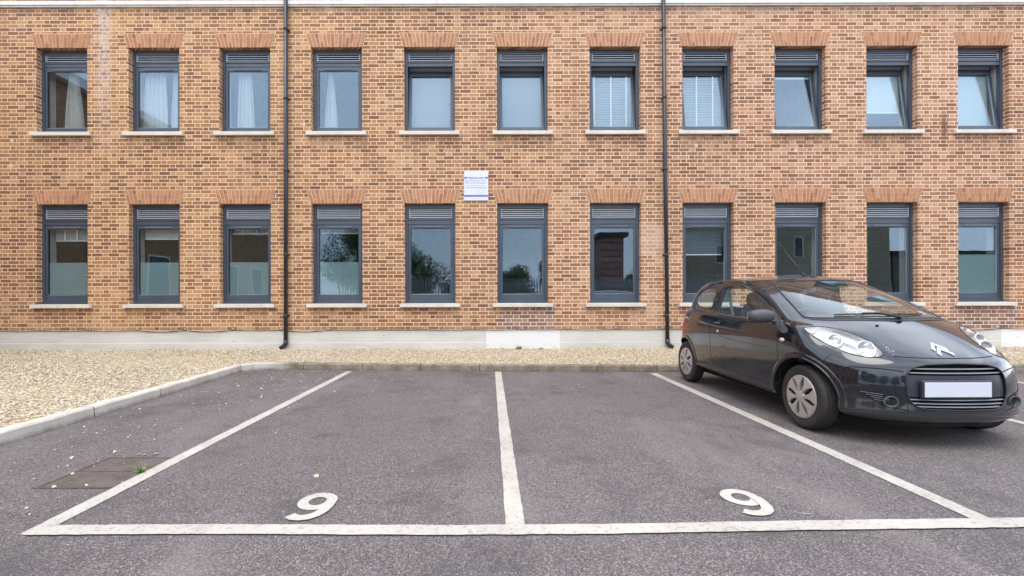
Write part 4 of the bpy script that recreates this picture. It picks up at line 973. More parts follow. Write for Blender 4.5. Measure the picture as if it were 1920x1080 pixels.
# control net: rows from the sill line up to the roof, columns from the nose (x=0) round the side to the tail (x=0)
ROWS = [
 # r0 lower lip
 [(0,-.575,.205),(.22,-.565,.205),(.42,-.51,.21),(.58,-.41,.215),(.69,-.28,.225),(.745,-.10,.24),(.76,.15,.245),(.765,.5,.25),(.77,1.0,.26),(.77,1.5,.27),(.765,1.95,.28),(.74,2.28,.29),(.66,2.50,.29),(.42,2.61,.29),(0,2.65,.29)],
 [(0,-.635,.245),(.22,-.622,.245),(.42,-.568,.25),(.60,-.462,.255),(.722,-.315,.26),(.775,-.10,.275),(.782,.15,.28),(.785,.5,.285),(.79,1.0,.29),(.79,1.5,.30),(.785,1.95,.31),(.76,2.30,.32),(.69,2.54,.33),(.44,2.67,.33),(0,2.70,.33)],
 [(0,-.630,.36),(.22,-.617,.36),(.42,-.560,.36),(.60,-.450,.36),(.72,-.300,.36),(.780,-.10,.37),(.790,.15,.38),(.792,.5,.38),(.795,1.0,.38),(.797,1.5,.39),(.793,1.95,.40),(.772,2.31,.41),(.705,2.55,.42),(.45,2.68,.42),(0,2.72,.42)],
 [(0,-.622,.50),(.22,-.608,.50),(.42,-.552,.50),(.60,-.440,.50),(.718,-.285,.50),(.782,-.10,.51),(.797,.15,.52),(.800,.5,.52),(.803,1.0,.53),(.805,1.5,.54),(.800,1.95,.55),(.778,2.31,.56),(.71,2.55,.56),(.455,2.68,.56),(0,2.72,.56)],
 [(0,-.592,.615),(.22,-.578,.617),(.42,-.518,.62),(.595,-.405,.62),(.715,-.245,.62),(.784,-.08,.63),(.799,.15,.65),(.800,.5,.66),(.803,1.0,.67),(.805,1.5,.68),(.800,1.95,.69),(.776,2.305,.69),(.71,2.54,.69),(.455,2.67,.69),(0,2.71,.69)],
 [(0,-.515,.685),(.22,-.498,.690),(.41,-.428,.702),(.57,-.315,.710),(.695,-.175,.720),(.776,-.03,.745),(.794,.19,.765),(.797,.5,.775),(.799,1.0,.785),(.800,1.5,.795),(.795,1.95,.80),(.770,2.30,.80),(.70,2.52,.80),(.45,2.65,.80),(0,2.69,.80)],
 [(0,-.28,.820),(.21,-.265,.824),(.385,-.215,.832),(.54,-.125,.845),(.668,-.025,.858),(.745,.085,.872),(.768,.28,.868),(.776,.55,.875),(.780,1.0,.895),(.780,1.5,.92),(.775,1.95,.94),(.748,2.27,.945),(.672,2.48,.945),(.43,2.59,.94),(0,2.63,.93)],
 [(0,-.07,.935),(.20,-.055,.937),(.37,-.01,.937),(.52,.06,.934),(.625,.135,.932),(.700,.235,.934),(.732,.39,.935),(.742,.62,.94),(.746,1.0,.955),(.746,1.5,.98),(.738,1.95,1.00),(.71,2.24,1.01),(.63,2.43,1.01),(.41,2.53,1.0),(0,2.57,.99)],
 [(0,.32,1.118),(.20,.33,1.116),(.37,.36,1.110),(.50,.405,1.100),(.580,.455,1.088),(.642,.53,1.085),(.672,.66,1.09),(.687,.84,1.095),(.697,1.1,1.105),(.697,1.5,1.125),(.690,1.95,1.145),(.662,2.25,1.150),(.585,2.41,1.150),(.38,2.49,1.150),(0,2.53,1.150)],
 [(0,.80,1.318),(.18,.81,1.316),(.325,.835,1.310),(.435,.875,1.300),(.505,.93,1.290),(.565,1.0,1.290),(.600,1.09,1.296),(.617,1.2,1.304),(.627,1.35,1.312),(.632,1.60,1.318),(.624,1.93,1.312),(.595,2.17,1.298),(.52,2.31,1.288),(.34,2.385,1.285),(0,2.42,1.285)],
 [(0,.94,1.358),(.15,.95,1.357),(.27,.975,1.354),(.36,1.02,1.350),(.42,1.08,1.348),(.465,1.15,1.350),(.495,1.23,1.355),(.512,1.33,1.360),(.522,1.47,1.364),(.525,1.65,1.366),(.515,1.88,1.360),(.485,2.06,1.350),(.42,2.18,1.342),(.27,2.25,1.338),(0,2.27,1.338)],
 [(0,1.15,1.395),(0,1.18,1.397),(0,1.22,1.400),(0,1.27,1.403),(0,1.32,1.405),(0,1.37,1.407),(0,1.43,1.408),(0,1.50,1.409),(0,1.58,1.409),(0,1.67,1.408),(0,1.76,1.405),(0,1.85,1.402),(0,1.92,1.399),(0,1.98,1.396),(0,2.03,1.393)]]
NR, NC, SB = len(ROWS), len(ROWS[0]), 9
G = np.array(ROWS, dtype=float)
G[:6, :, 1] = np.where(G[:6, :, 1] < -.3, -.3 + (G[:6, :, 1] + .3) * .94, G[:6, :, 1])      # nose a touch shorter
G[0, :, 2] -= .012; G[1, :6, 2] -= .012
mirX = np.array([-1, 1, 1.0])
def ext(A):        # ghost rows / columns
    top = G[NR - 2] * mirX; bot = 2 * G[0] - G[1]
    A2 = np.concatenate([bot[None], A, top[None]], 0)
    l = A2[:, 1:2] * mirX; r = A2[:, NC - 2:NC - 1] * mirX
    return np.concatenate([l, A2, r], 1)
E_ = ext(G)
def cr(a, b, c, d, t):
    t = t[:, None]
    return 0.5 * ((2 * b) + (-a + c) * t + (2 * a - 5 * b + 4 * c - d) * t ** 2 + (-a + 3 * b - 3 * c + d) * t ** 3)
ts = np.arange(SB) / SB
rowsI = []
for i in range(E_.shape[0]):       # along columns
    segs = [cr(*(np.repeat(E_[i, j + q][None], SB, 0) for q in range(4)), ts) for j in range(NC - 1)]
    rowsI.append(np.concatenate(segs + [E_[i, NC][None]], 0))
RI = np.array(rowsI)
full = []
for i in range(NR - 1):
    for k in range(SB):
        t = k / SB; a_, b_, c_, d_ = RI[i], RI[i + 1], RI[i + 2], RI[i + 3]
        full.append(0.5 * ((2 * b_) + (-a_ + c_) * t + (2 * a_ - 5 * b_ + 4 * c_ - d_) * t ** 2 + (-a_ + 3 * b_ - 3 * c_ + d_) * t ** 3))
full.append(RI[NR]); S_ = np.array(full); S_[:, 0, 0] = 0; S_[:, -1, 0] = 0; S_[-1, :, 0] = 0
S_[..., 0] = np.maximum(S_[..., 0], 0)
nr_, nc_ = S_.shape[:2]
bm = bmesh.new(); vg = [[bm.verts.new(S_[i, j]) for j in range(nc_)] for i in range(nr_)]
for i in range(nr_ - 1):
    for j in range(nc_ - 1):
        try: bm.faces.new((vg[i][j], vg[i][j + 1], vg[i + 1][j + 1], vg[i + 1][j]))
        except ValueError: pass
bmesh.ops.remove_doubles(bm, verts=bm.verts, dist=1e-4); bmesh.ops.dissolve_degenerate(bm, edges=bm.edges, dist=1e-5)
bmesh.ops.recalc_face_normals(bm, faces=bm.faces)
if sum(f.normal.x * f.calc_center_median().x for f in bm.faces) < 0: bmesh.ops.reverse_faces(bm, faces=bm.faces)
bvh = BVHTree.FromBMesh(bm)
# projections of the half body: name -> (2D of a point, face filter, ray origin, ray direction)
VIEWS = {'side': (lambda p: (p.y, p.z), lambda u, v: (Vector((3, u, v)), Vector((-1, 0, 0)))),
         'front': (lambda p: (p.x, p.z), lambda u, v: (Vector((u, -3, v)), Vector((0, 1, 0)))),
         'rear': (lambda p: (p.x, p.z), lambda u, v: (Vector((u, 6, v)), Vector((0, -1, 0)))),
         'top': (lambda p: (p.x, p.y), lambda u, v: (Vector((u, v, 4)), Vector((0, 0, -1))))}
def hit(view, u, v, off=0.0):
    o_, d_ = VIEWS[view][1](u, v); loc, nn, _, _ = bvh.ray_cast(o_, d_)
    if loc is None:
        loc, nn, _, _ = bvh.find_nearest(o_ + d_ * (3 - 0.8))
    if nn.dot(d_) > 0: nn = -nn
    return loc + nn * off, nn
def smooth_poly(pts, n=5, closed=True, corner=()):
    out = []; m = len(pts)
    for i in range(m if closed else m - 1):
        p = [Vector(pts[(i + q) % m]) if closed else Vector(pts[max(0, min(m - 1, i + q))]) for q in (-1, 0, 1, 2)]
        if i in corner: p[0] = p[1]
        if (i + 1) % m in corner: p[3] = p[2]
        for k in range(n):
            t = k / n; out.append(tuple(0.5 * ((2 * p[1]) + (-p[0] + p[2]) * t + (2 * p[0] - 5 * p[1] + 4 * p[2] - p[3]) * t * t + (-p[0] + 3 * p[1] - 3 * p[2] + p[3]) * t ** 3)))
    if not closed: out.append(tuple(pts[-1]))
    return out
def inpoly(pt, poly):
    x, y = pt; c = False; n = len(poly)
    for i in range(n):
        x1, y1 = poly[i]; x2, y2 = poly[i - 1]
        if (y1 > y) != (y2 > y) and x < (x2 - x1) * (y - y1) / (y2 - y1) + x1: c = not c
    return c
def knife(view, poly, flt, closed=True):
    """cut the half body along poly seen from view, return the faces inside it"""
    pr = VIEWS[view][0]; us = [p[0] for p in poly]; vs_ = [p[1] for p in poly]; m_ = 0.05
    ax = {'side': Vector((1, 0, 0)), 'front': Vector((0, 1, 0)), 'rear': Vector((0, 1, 0)), 'top': Vector((0, 0, 1))}[view]
    def v3(d): return {'side': Vector((0, d[0], d[1])), 'front': Vector((d[0], 0, d[1])), 'rear': Vector((d[0], 0, d[1])), 'top': Vector((d[0], d[1], 0))}[view]
    cand = set()
    for f in bm.faces:
        c = f.calc_center_median()
        if flt(c) :
            q = pr(c)
            if min(us) - m_ < q[0] < max(us) + m_ and min(vs_) - m_ < q[1] < max(vs_) + m_: cand.add(f)
    n = len(poly)
    for i in range(n if closed else n - 1):
        a_, b_ = poly[i], poly[(i + 1) % n]
        if (Vector(a_) - Vector(b_)).length < 1e-6: continue
        u0, u1 = min(a_[0], b_[0]) - 1e-4, max(a_[0], b_[0]) + 1e-4; w0, w1 = min(a_[1], b_[1]) - 1e-4, max(a_[1], b_[1]) + 1e-4
        sel = []
        for f in cand:
            if not f.is_valid: continue
            q = [pr(v.co) for v in f.verts]
            if max(p[0] for p in q) < u0 or min(p[0] for p in q) > u1 or max(p[1] for p in q) < w0 or min(p[1] for p in q) > w1: continue
            sel.append(f)
        if not sel: continue
        d = Vector(b_) - Vector(a_); no = v3((-d.y, d.x)).normalized(); co = v3(a_)
        geom = list({e for f in sel for e in f.edges}) + list({v for f in sel for v in f.verts}) + sel
        r = bmesh.ops.bisect_plane(bm, geom=geom, dist=1e-6, plane_co=co, plane_no=no)
        cand = {f for f in cand if f.is_valid} | {f for f in r['geom'] if isinstance(f, bmesh.types.BMFace)} | {f for e in r['geom_cut'] if isinstance(e, bmesh.types.BMEdge) for f in e.link_faces}
    return [f for f in bm.faces if flt(f.calc_center_median()) and inpoly(pr(f.calc_center_median()), poly)]
lay = bm.faces.layers.int.new('part')
PARTS = ['body', 'removed', 'windscreen', 'side_window', 'quarter_window', 'rear_window', 'headlight', 'door', 'bonnet', 'bumper', 'pillar_trim', 'tail_light', 'grille_hole', 'window_frit']
PI_ = {n: i for i, n in enumerate(PARTS)}
def assign(fs, part, only=None):
    for f in fs:
        if only is None or f[lay] in [PI_[o] for o in only]: f[lay] = PI_[part]
DOOR = [(.29, .335), (.275, .55), (.285, .80), (.30, .885), (.40, .965), (.53, 1.045), (.70, 1.145), (.90, 1.232), (1.08, 1.288), (1.25, 1.316), (1.40, 1.318), (1.50, 1.29), (1.535, 1.22), (1.55, 1.0), (1.555, .75), (1.545, .52), (1.515, .40), (1.45, .345), (1.0, .33)]
SIDEW = [(.50, .905), (1.0, .928), (1.425, .950), (1.445, 1.00), (1.452, 1.15), (1.438, 1.245), (1.40, 1.276), (1.25, 1.280), (1.08, 1.252), (.90, 1.196), (.70, 1.107), (.56, 1.030), (.49, .975)]
QUART = [(1.66, 1.01), (1.645, 1.10), (1.65, 1.255), (1.70, 1.280), (1.85, 1.272), (2.02, 1.240), (2.14, 1.180), (2.13, 1.11), (2.02, 1.045), (1.85, 1.012)]
SAIL = [(.485, .900), (.478, .975), (.52, 1.018), (.30, .886), (.20, .855), (.21, .835), (.30, .845)]
SAIL = [(.49, .90), (.475, .97), (.545, 1.048), (.42, .985), (.30, .910), (.19, .865), (.165, .835), (.21, .812), (.27, .830), (.36, .872)]
WIND = [(0, -.035), (.19, -.02), (.36, .025), (.50, .09), (.585, .155), (.612, .20), (.585, .36), (.53, .62), (.48, .80), (.435, .875), (.33, .84), (.18, .805), (0, .795)]
WINDC = [(-.001, -.035), *WIND[1:-1], (-.001, .795)]
REARW = [(-.001, 1.0), (.50, 1.01), (.56, 1.05), (.52, 1.23), (.45, 1.268), (-.001, 1.272)]
HEAD = [(.716, .872), (.66, .882), (.59, .884), (.51, .864), (.445, .820), (.412, .755), (.418, .702), (.46, .676), (.53, .670), (.595, .684), (.655, .728), (.698, .785), (.722, .838)]
GRILLE = [(-.001, .300), (.25, .305), (.325, .33), (.362, .39), (.370, .46), (.362, .54), (.32, .60), (.22, .628), (-.001, .636)]
BONNET = [(-.001, .672), (.20, .674), (.380, .682), (.390, .755), (.435, .826), (.505, .872), (.60, .893), (.655, .898), (.62, .935), (.50, .945), (.2, .955), (-.001, .955)]
TAIL = [(2.36, .62), (2.50, .60), (2.62, .70), (2.60, .90), (2.50, .99), (2.40, .96), (2.34, .80)]
def circ(cy, cz, r, n=48): return [(cy + r * math.cos(2 * math.pi * k / n), cz + r * math.sin(2 * math.pi * k / n)) for k in range(n)]
DOORs, SIDEs, QUARs = smooth_poly(DOOR, 3), smooth_poly(SIDEW, 4, corner=(2,)), smooth_poly(QUART, 4)
HEADs = smooth_poly(HEAD, 4); WINDs = smooth_poly(WINDC, 4, corner=(0, len(WINDC) - 1)); GRs = smooth_poly(GRILLE, 4, corner=(0, len(GRILLE) - 1)); BONs = smooth_poly(BONNET, 3, corner=(0, 2, len(BONNET) - 1))
side_f = lambda c: c.x > 0.45 and 0.0 < c.y < 2.3
AF, AR = 0.345, 0.335
a1 = knife('side', circ(0.0, .275, AF), lambda c: c.x > 0.5 and c.z < 0.8)
assign(a1, 'removed'); a2 = knife('side', circ(2.30, .275, AR), lambda c: c.x > 0.5 and c.z < 0.8); assign(a2, 'removed')
assign(knife('side', DOORs, side_f), 'door', ['body'])
assign(knife('side', SIDEs, side_f), 'side_window'); assign(knife('side', QUARs, side_f), 'quarter_window')
assign(knife('side', smooth_poly(SAIL, 2, corner=(0, 2, 5)), side_f), 'pillar_trim')
assign(knife('top', WINDs, lambda c: c.z > 0.90 and c.y < 1.0), 'windscreen')
assign(knife('rear', REARW, lambda c: c.y > 1.9), 'rear_window')
assign(knife('side', smooth_poly(TAIL, 3), lambda c: c.x > 0.5 and c.y > 2.2), 'tail_light')
# bumper first, bonnet and lamps over it
bmp = knife('front', [(-.01, .10), (.9, .10), (.9, .662), (.62, .664), (.40, .664), (-.01, .664)], lambda c: c.y < -.05)
bm2 = knife('side', [(-1, .05), (-.235, .05), (-.235, .70), (-1, .70)], lambda c: c.y < -.05 and c.z < .72)
ok_ = {f for f in bm2}
for f in bm.faces:
    c = f.calc_center_median()
    if f[lay] == 0 and c.y < -.235 and c.z < .664: f[lay] = PI_['bumper']
assign(knife('front', BONs, lambda c: c.y < .35 and c.z > .6), 'bonnet', ['body', 'bumper'])
assign(knife('front', HEADs, lambda c: c.y < .25 and c.z > .6), 'headlight')
assign(knife('front', GRs, lambda c: c.y < -.3), 'grille_hole')
for f in bm.faces: f.smooth = True
bm.normal_update()
def extract(part, name, mat, parent=None, sides=(1, -1), joined=True, off=0.0, solid=0.0):
    """pull the faces of a part out of the half body, mirror, and link"""
    fs = [f for f in bm.faces if f[lay] == PI_[part]]
    outs = []
    def mk(signs):
        V, F = [], []
        for s_ in signs:
            vm = {}
            for f in fs:
                idx = []
                for v in f.verts:
                    if v not in vm:
                        p = v.co + v.normal * off; vm[v] = len(V); V.append((p.x * s_, p.y, p.z))
                    idx.append(vm[v])
                F.append(idx if s_ > 0 else idx[::-1])
        me_ = bpy.data.meshes.new(name); me_.from_pydata(V, [], F); me_.materials.append(mat)
        b2 = bmesh.new(); b2.from_mesh(me_); bmesh.ops.remove_doubles(b2, verts=b2.verts, dist=2e-5)
        if solid:
            bmesh.ops.solidify(b2, geom=b2.faces[:], thickness=solid)
        for f in b2.faces: f.smooth = True
        b2.to_mesh(me_); b2.free()
        o = bpy.data.objects.new(name, me_); C.objects.link(o); o.parent = parent or car; return o
    if joined: return mk(sides)
    return [mk((s_,)) for s_ in sides]
body = extract('body', 'body', MC['paint'])
extract('windscreen', 'windscreen', MC['glass'])
extract('rear_window', 'rear_window', MC['glass'])
doors = extract('door', 'door', MC['paint'], joined=False)
for i, s_ in enumerate((1, -1)): extract('side_window', 'door_window', MC['glass'], doors[i], sides=(s_,))
extract('quarter_window', 'quarter_window', MC['glass'], joined=False)
for i, s_ in enumerate((1, -1)): extract('pillar_trim', 'mirror_sail', MC['trim'], doors[i], sides=(s_,))
bonnet = extract('bonnet', 'bonnet', MC['paint'])
bumper = extract('bumper', 'bumper', MC['paint'])
lamps = extract('headlight', 'headlight', MC['lens'], joined=False)
extract('tail_light', 'tail_light', MC['red'], joined=False)

def cline(mb, view, pts, r, off=0.0, closed=False, sgn=(1, -1), n=6, flat=1.0, mi=0, sub=3):
    P_ = []
    m = len(pts); 
    for i in range(m if closed else m - 1):
        a_, b_ = Vector(pts[i]), Vector(pts[(i + 1) % m])
        for k in range(sub): P_.append(a_.lerp(b_, k / sub))
    P_.append(Vector(pts[0]) if closed else Vector(pts[-1]))
    L = [hit(view, p.x, p.y, off)[0] for p in P_]
    for s_ in sgn: mb.tube([(p.x * s_, p.y, p.z) for p in L], r, n, mi, cap=not closed, flat=flat)
# panel gaps
def gap(view, pts, closed, parent, name='panel_gap', r=0.0032, off=-0.0008, sgn=(1, -1), mat='seal', sub=2):
    mb = MB(); cline(mb, view, pts, r, off, closed, sgn, 6, sub=sub); return mb.build(name, MC[mat], parent, recalc=False)
for i, s_ in enumerate((1, -1)):
    gap('side', DOORs, True, doors[i], 'door_seal', sgn=(s_,))
    gap('side', SIDEs, True, doors[i], 'window_seal', 0.0065, 0.001, (s_,), 'black')
    # chrome-grey weatherstrip along the belt
    gap('side', [(.46, .899), (.75, .912), (1.1, .929), (1.43, .947)], False, doors[i], 'waist_strip', 0.0065, 0.004, (s_,), 'trim')
    mb = MB()
    cline(mb, 'side', [(.45, .665), (.9, .672), (1.35, .70)], 0.0035, 0.0, sgn=(s_,)); mb.build('crease', MC['paint'], doors[i], recalc=False)
gap('side', QUARs, True, car, 'quarter_seal', 0.0065, 0.001, mat='black')
gap('front', [p for p in smooth_poly([(0.0, .672), (.20, .674), (.378, .682)], 4, False)], False, bonnet, 'bonnet_gap', 0.0045)
gap('front', HEADs, True, car, 'lamp_seal', 0.0042, 0.0, mat='black')
gap('side', [(-.235, .668), (-.215, .60), (-.225, .55)], False, bumper, 'bumper_gap')
gap('top', smooth_poly(WIND, 4, False), False, car, 'screen_seal', 0.0075, 0.001, mat='black')
gap('side', [(1.60, .30), (1.60, .40)], False, car, 'sill_gap', 0.002)
# frit band along the foot of the screen, inside the glass
mb = MB()
for s_ in (1, -1):
    a_ = [hit('top', x, y, -0.004)[0] for x, y in smooth_poly([(0.0, -.03), (.19, -.015), (.36, .03), (.50, .095), (.58, .16)], 5, False)]
    b_ = [hit('top', x, y + w, -0.004)[0] for (x, y), w in zip(smooth_poly([(0.0, -.03), (.19, -.015), (.36, .03), (.50, .095), (.58, .16)], 5, False), [0.06] * 21)]
    n_ = len(a_); mb.add([(p.x * s_, p.y, p.z) for p in a_ + b_], [(i, i + 1, n_ + i + 1, n_ + i) for i in range(n_ - 1)], 0, True)
mb.build('screen_band', MC['black'], car, recalc=False)
# wheel arch lips and liners
for nm, cy_, r_ in (('wheel_arch', 0.0, AF), ('wheel_arch', 2.30, AR)):
    for s_ in (1, -1):
        mb = MB(); ang = [R(a) for a in range(-16, 197, 6)]
        L = []
        for a_ in ang:
            y_, z_ = cy_ + r_ * math.cos(a_), .275 + r_ * math.sin(a_)
            if z_ < .235: continue
            L.append((y_, z_))
        P1 = [hit('side', y_, z_, 0.004)[0] for y_, z_ in L]
        mb.tube([(p.x * s_, p.y, p.z) for p in P1], 0.009, 8, 0, True)
        Pq = [hit('side', y_ + (y_ - cy_) * .12, z_ + (z_ - .275) * .12, 0.0015)[0] for y_, z_ in L]; Pm = [hit('side', y_ + (y_ - cy_) * .05, z_ + (z_ - .275) * .05, 0.012)[0] for y_, z_ in L]; n_ = len(P1)
        mb.add([(p.x * s_, p.y, p.z) for p in P1 + Pm + Pq], [(r_0 * n_ + i, r_0 * n_ + i + 1, (r_0 + 1) * n_ + i + 1, (r_0 + 1) * n_ + i) for r_0 in (0, 1) for i in range(n_ - 1)], 0, True)
        A = [(p.x * s_, p.y, p.z) for p in P1]; Bq = [(s_ * 0.50, p.y, p.z) for p in P1]
        mb.add(A + Bq, [(i, i + 1, n_ + i + 1, n_ + i) for i in range(n_ - 1)], 1, True)
        mb.add([(s_ * 0.50, cy_ + r_ * math.cos(a_), .275 + r_ * math.sin(a_)) for a_ in ang] , [tuple(range(len(ang)))], 1)
        mb.build(nm, [MC['paint'], MC['dark']], car, recalc=False)
# sills and underbody
mb = MB(); mb.prism([(-.55, -.33), (-.40, -.47), (-.2, -.54), (.2, -.54), (.40, -.47), (.55, -.33), (.62, -.1), (.62, 2.3), (.5, 2.5), (-.5, 2.5), (-.62, 2.3), (-.62, -.1)], .165, .27, lambda u, v, h: (u, v, h)); mb.build('underbody', MC['dark'], car)
mb = MB()
for s_ in (1, -1):
    cline(mb, 'side', [(.37, .262), (.9, .27), (1.5, .278), (1.94, .285)], 0.016, -0.006, sgn=(s_,), flat=1.0)
mb.build('sill', MC['black'], car, recalc=False)
# wheels
def wheel(x, y, s_):
    o = bpy.data.objects.new('wheel', None)
    r0 = 0.278; h = s_
    mb = MB()
    prof = [(-.070, .182), (-.074, .200), (-.076, .235), (-.066, .262), (-.045, .274), (-.025, .277), (-.022, .272), (-.019, .277), (-.002, .278), (0, .273), (.002, .278), (.019, .277), (.022, .272), (.025, .277), (.045, .274), (.066, .262), (.076, .235), (.0745, .232), (.077, .215), (.074, .200), (.068, .190), (.064, .180)]
    prof = [(a * h, b) for a, b in prof]
    mb.lathe(prof, 56, 'x')
    # tread blocks: fine cross cuts
    tyre = mb.build('wheel', MC['rubber'], car, recalc=True); tyre.location = (x, y, r0)
    cp = MB(); xo = 0.071 * h
    n = 8
    def disc(u, v, hh): return (hh, u, v)
    for k in range(n):
        a0 = 2 * math.pi * k / n; half = math.pi / n
        pts = []
        # petal: narrow at hub, broad at rim, with a thin slot either side
        for (rr, f) in ((.040, .60), (.085, .46), (.125, .54), (.150, .74), (.172, .86)): pts.append((rr, a0 - half * f))
        for q in range(1, 4): pts.append((.176, a0 - half * .88 + half * 1.76 * q / 4))
        for (rr, f) in ((.172, .86), (.150, .74), (.125, .54), (.085, .46), (.040, .60)): pts.append((rr, a0 + half * f))
        poly = [(rr * math.cos(t), rr * math.sin(t)) for rr, t in pts]
        dz = [0.010 * (1 - (rr / .18) ** 2) for rr, t in pts]
        m0 = len(poly); ctr = (.105 * math.cos(a0), .105 * math.sin(a0))
        front = [((xo + (0.006 + d) * h), u, v) for (u, v), d in zip(poly, dz)]; back = [((xo - 0.012 * h), u, v) for u, v in poly]
        c_ = ((xo + 0.014 * h), *ctr)
        cp.add(front + [c_], [(i, (i + 1) % m0, m0) for i in range(m0)], 0, False)
        cp.add(front + back, [(i, (i + 1) % m0, m0 + (i + 1) % m0, m0 + i) for i in range(m0)], 0)
    cp.lathe([(xo + .016 * h, 0.0), (xo + .0165 * h, .030), (xo + .012 * h, .050), (xo - .005 * h, .052)], 24, 'x')
    cp.lathe([(xo - .006 * h, .168), (xo + .004 * h, .172), (xo + .006 * h, .180), (xo - .004 * h, .186)], 48, 'x')
    cap = cp.build('wheel_trim', MC['cap'], tyre, recalc=True)
    db = MB(); db.lathe([(xo - .014 * h, 0.0), (xo - .014 * h, .182)], 32, 'x'); db.lathe([(-.06 * h, .05), (-.06 * h, .18)], 24, 'x'); db.build('rim', MC['dark'], tyre)
    tyre.rotation_euler = (R(random.uniform(0, 40)), 0, 0)
    return tyre
for s_ in (-1, 1):
    wheel(0.700 * s_, 0.0, s_); wheel(0.700 * s_, 2.30, s_)

# grille: rim, slats, plate panel, plate
gr = MB()
cline(gr, 'front', [(0.0, .300)] + smooth_poly(GRILLE[1:-1], 4, False) + [(0.0, .636)], 0.0065, 0.002, sgn=(1, -1), sub=1)
grille = gr.build('grille', MC['black'], car, recalc=False)
mb = MB(); rows_ = []
for z_ in np.linspace(.29, .645, 12):
    rows_.append([hit('front', abs(x), z_, -0.055)[0] for x in np.linspace(-.385, .385, 25)])
for r_, z_ in zip(rows_, np.linspace(.29, .645, 12)):
    for p, x in zip(r_, np.linspace(-.385, .385, 25)): p.x = x; p.z = z_
mb.add([tuple(p) for r_ in rows_ for p in r_], [(i * 25 + k, i * 25 + k + 1, (i + 1) * 25 + k + 1, (i + 1) * 25 + k) for i in range(11) for k in range(24)])
mb.build('grille_back', MC['dark'], grille, recalc=False)
def gw(z):      # half width of the grille opening at height z
    xs_ = [p[0] for p in GRs]; 
    best = 0
    for i in range(len(GRs) - 1):
        (x1, z1), (x2, z2) = GRs[i], GRs[i + 1]
        if (z1 - z) * (z2 - z) <= 0 and abs(z2 - z1) > 1e-9: best = max(best, x1 + (x2 - x1) * (z - z1) / (z2 - z1))
    return best
mb = MB()
for z_ in (.598, .568, .372, .345, .322):
    w = gw(z_) - .004; A = []
    for x in np.linspace(-w, w, 29):
        p, _ = hit('front', abs(x), z_); A.append((x, p.y + .014, z_))
    for i in range(len(A) - 1):
        (xa, ya, za), (xb, yb, zb2) = A[i], A[i + 1]
        mb.add([(xa, ya - .010, za - .002), (xb, yb - .010, zb2 - .002), (xb, yb - .006, zb2 + .006), (xa, ya - .006, za + .006), (xa, ya + .02, za + .003), (xb, yb + .02, zb2 + .003), (xa, ya + .02, za - .005), (xb, yb + .02, zb2 - .005)],
               [(0, 1, 2, 3), (3, 2, 5, 4), (6, 7, 1, 0)], 0, False)
mb.build('slats', MC['slat'], grille, recalc=False)
mb = MB(); zs_ = np.linspace(.392, .552, 8); W_ = []
for z_ in zs_:
    w = gw(z_) - .006; r_ = []
    for x in np.linspace(-w, w, 29):
        p, _ = hit('front', abs(x), z_); r_.append((x, p.y + 0.008, z_))
    W_.append(r_)
mb.add([q for r_ in W_ for q in r_], [(i * 29 + k, i * 29 + k + 1, (i + 1) * 29 + k + 1, (i + 1) * 29 + k) for i in range(7) for k in range(28)], 0, True)
mb.build('plate_panel', MC['panel'], grille, recalc=False)
yp = hit('front', 0.0, .45)[0].y
mb = MB(); mb.box(-.298, .222, yp - .006, yp + .02, .388, .520); mb.build('plate_holder', MC['panel'], car, bevel=0.006)
mb = MB(); mb.box(-.286, .204, yp - .012, yp - .0065, .400, .508); mb.build('number_plate', MC['plate'], car, bevel=0.002)
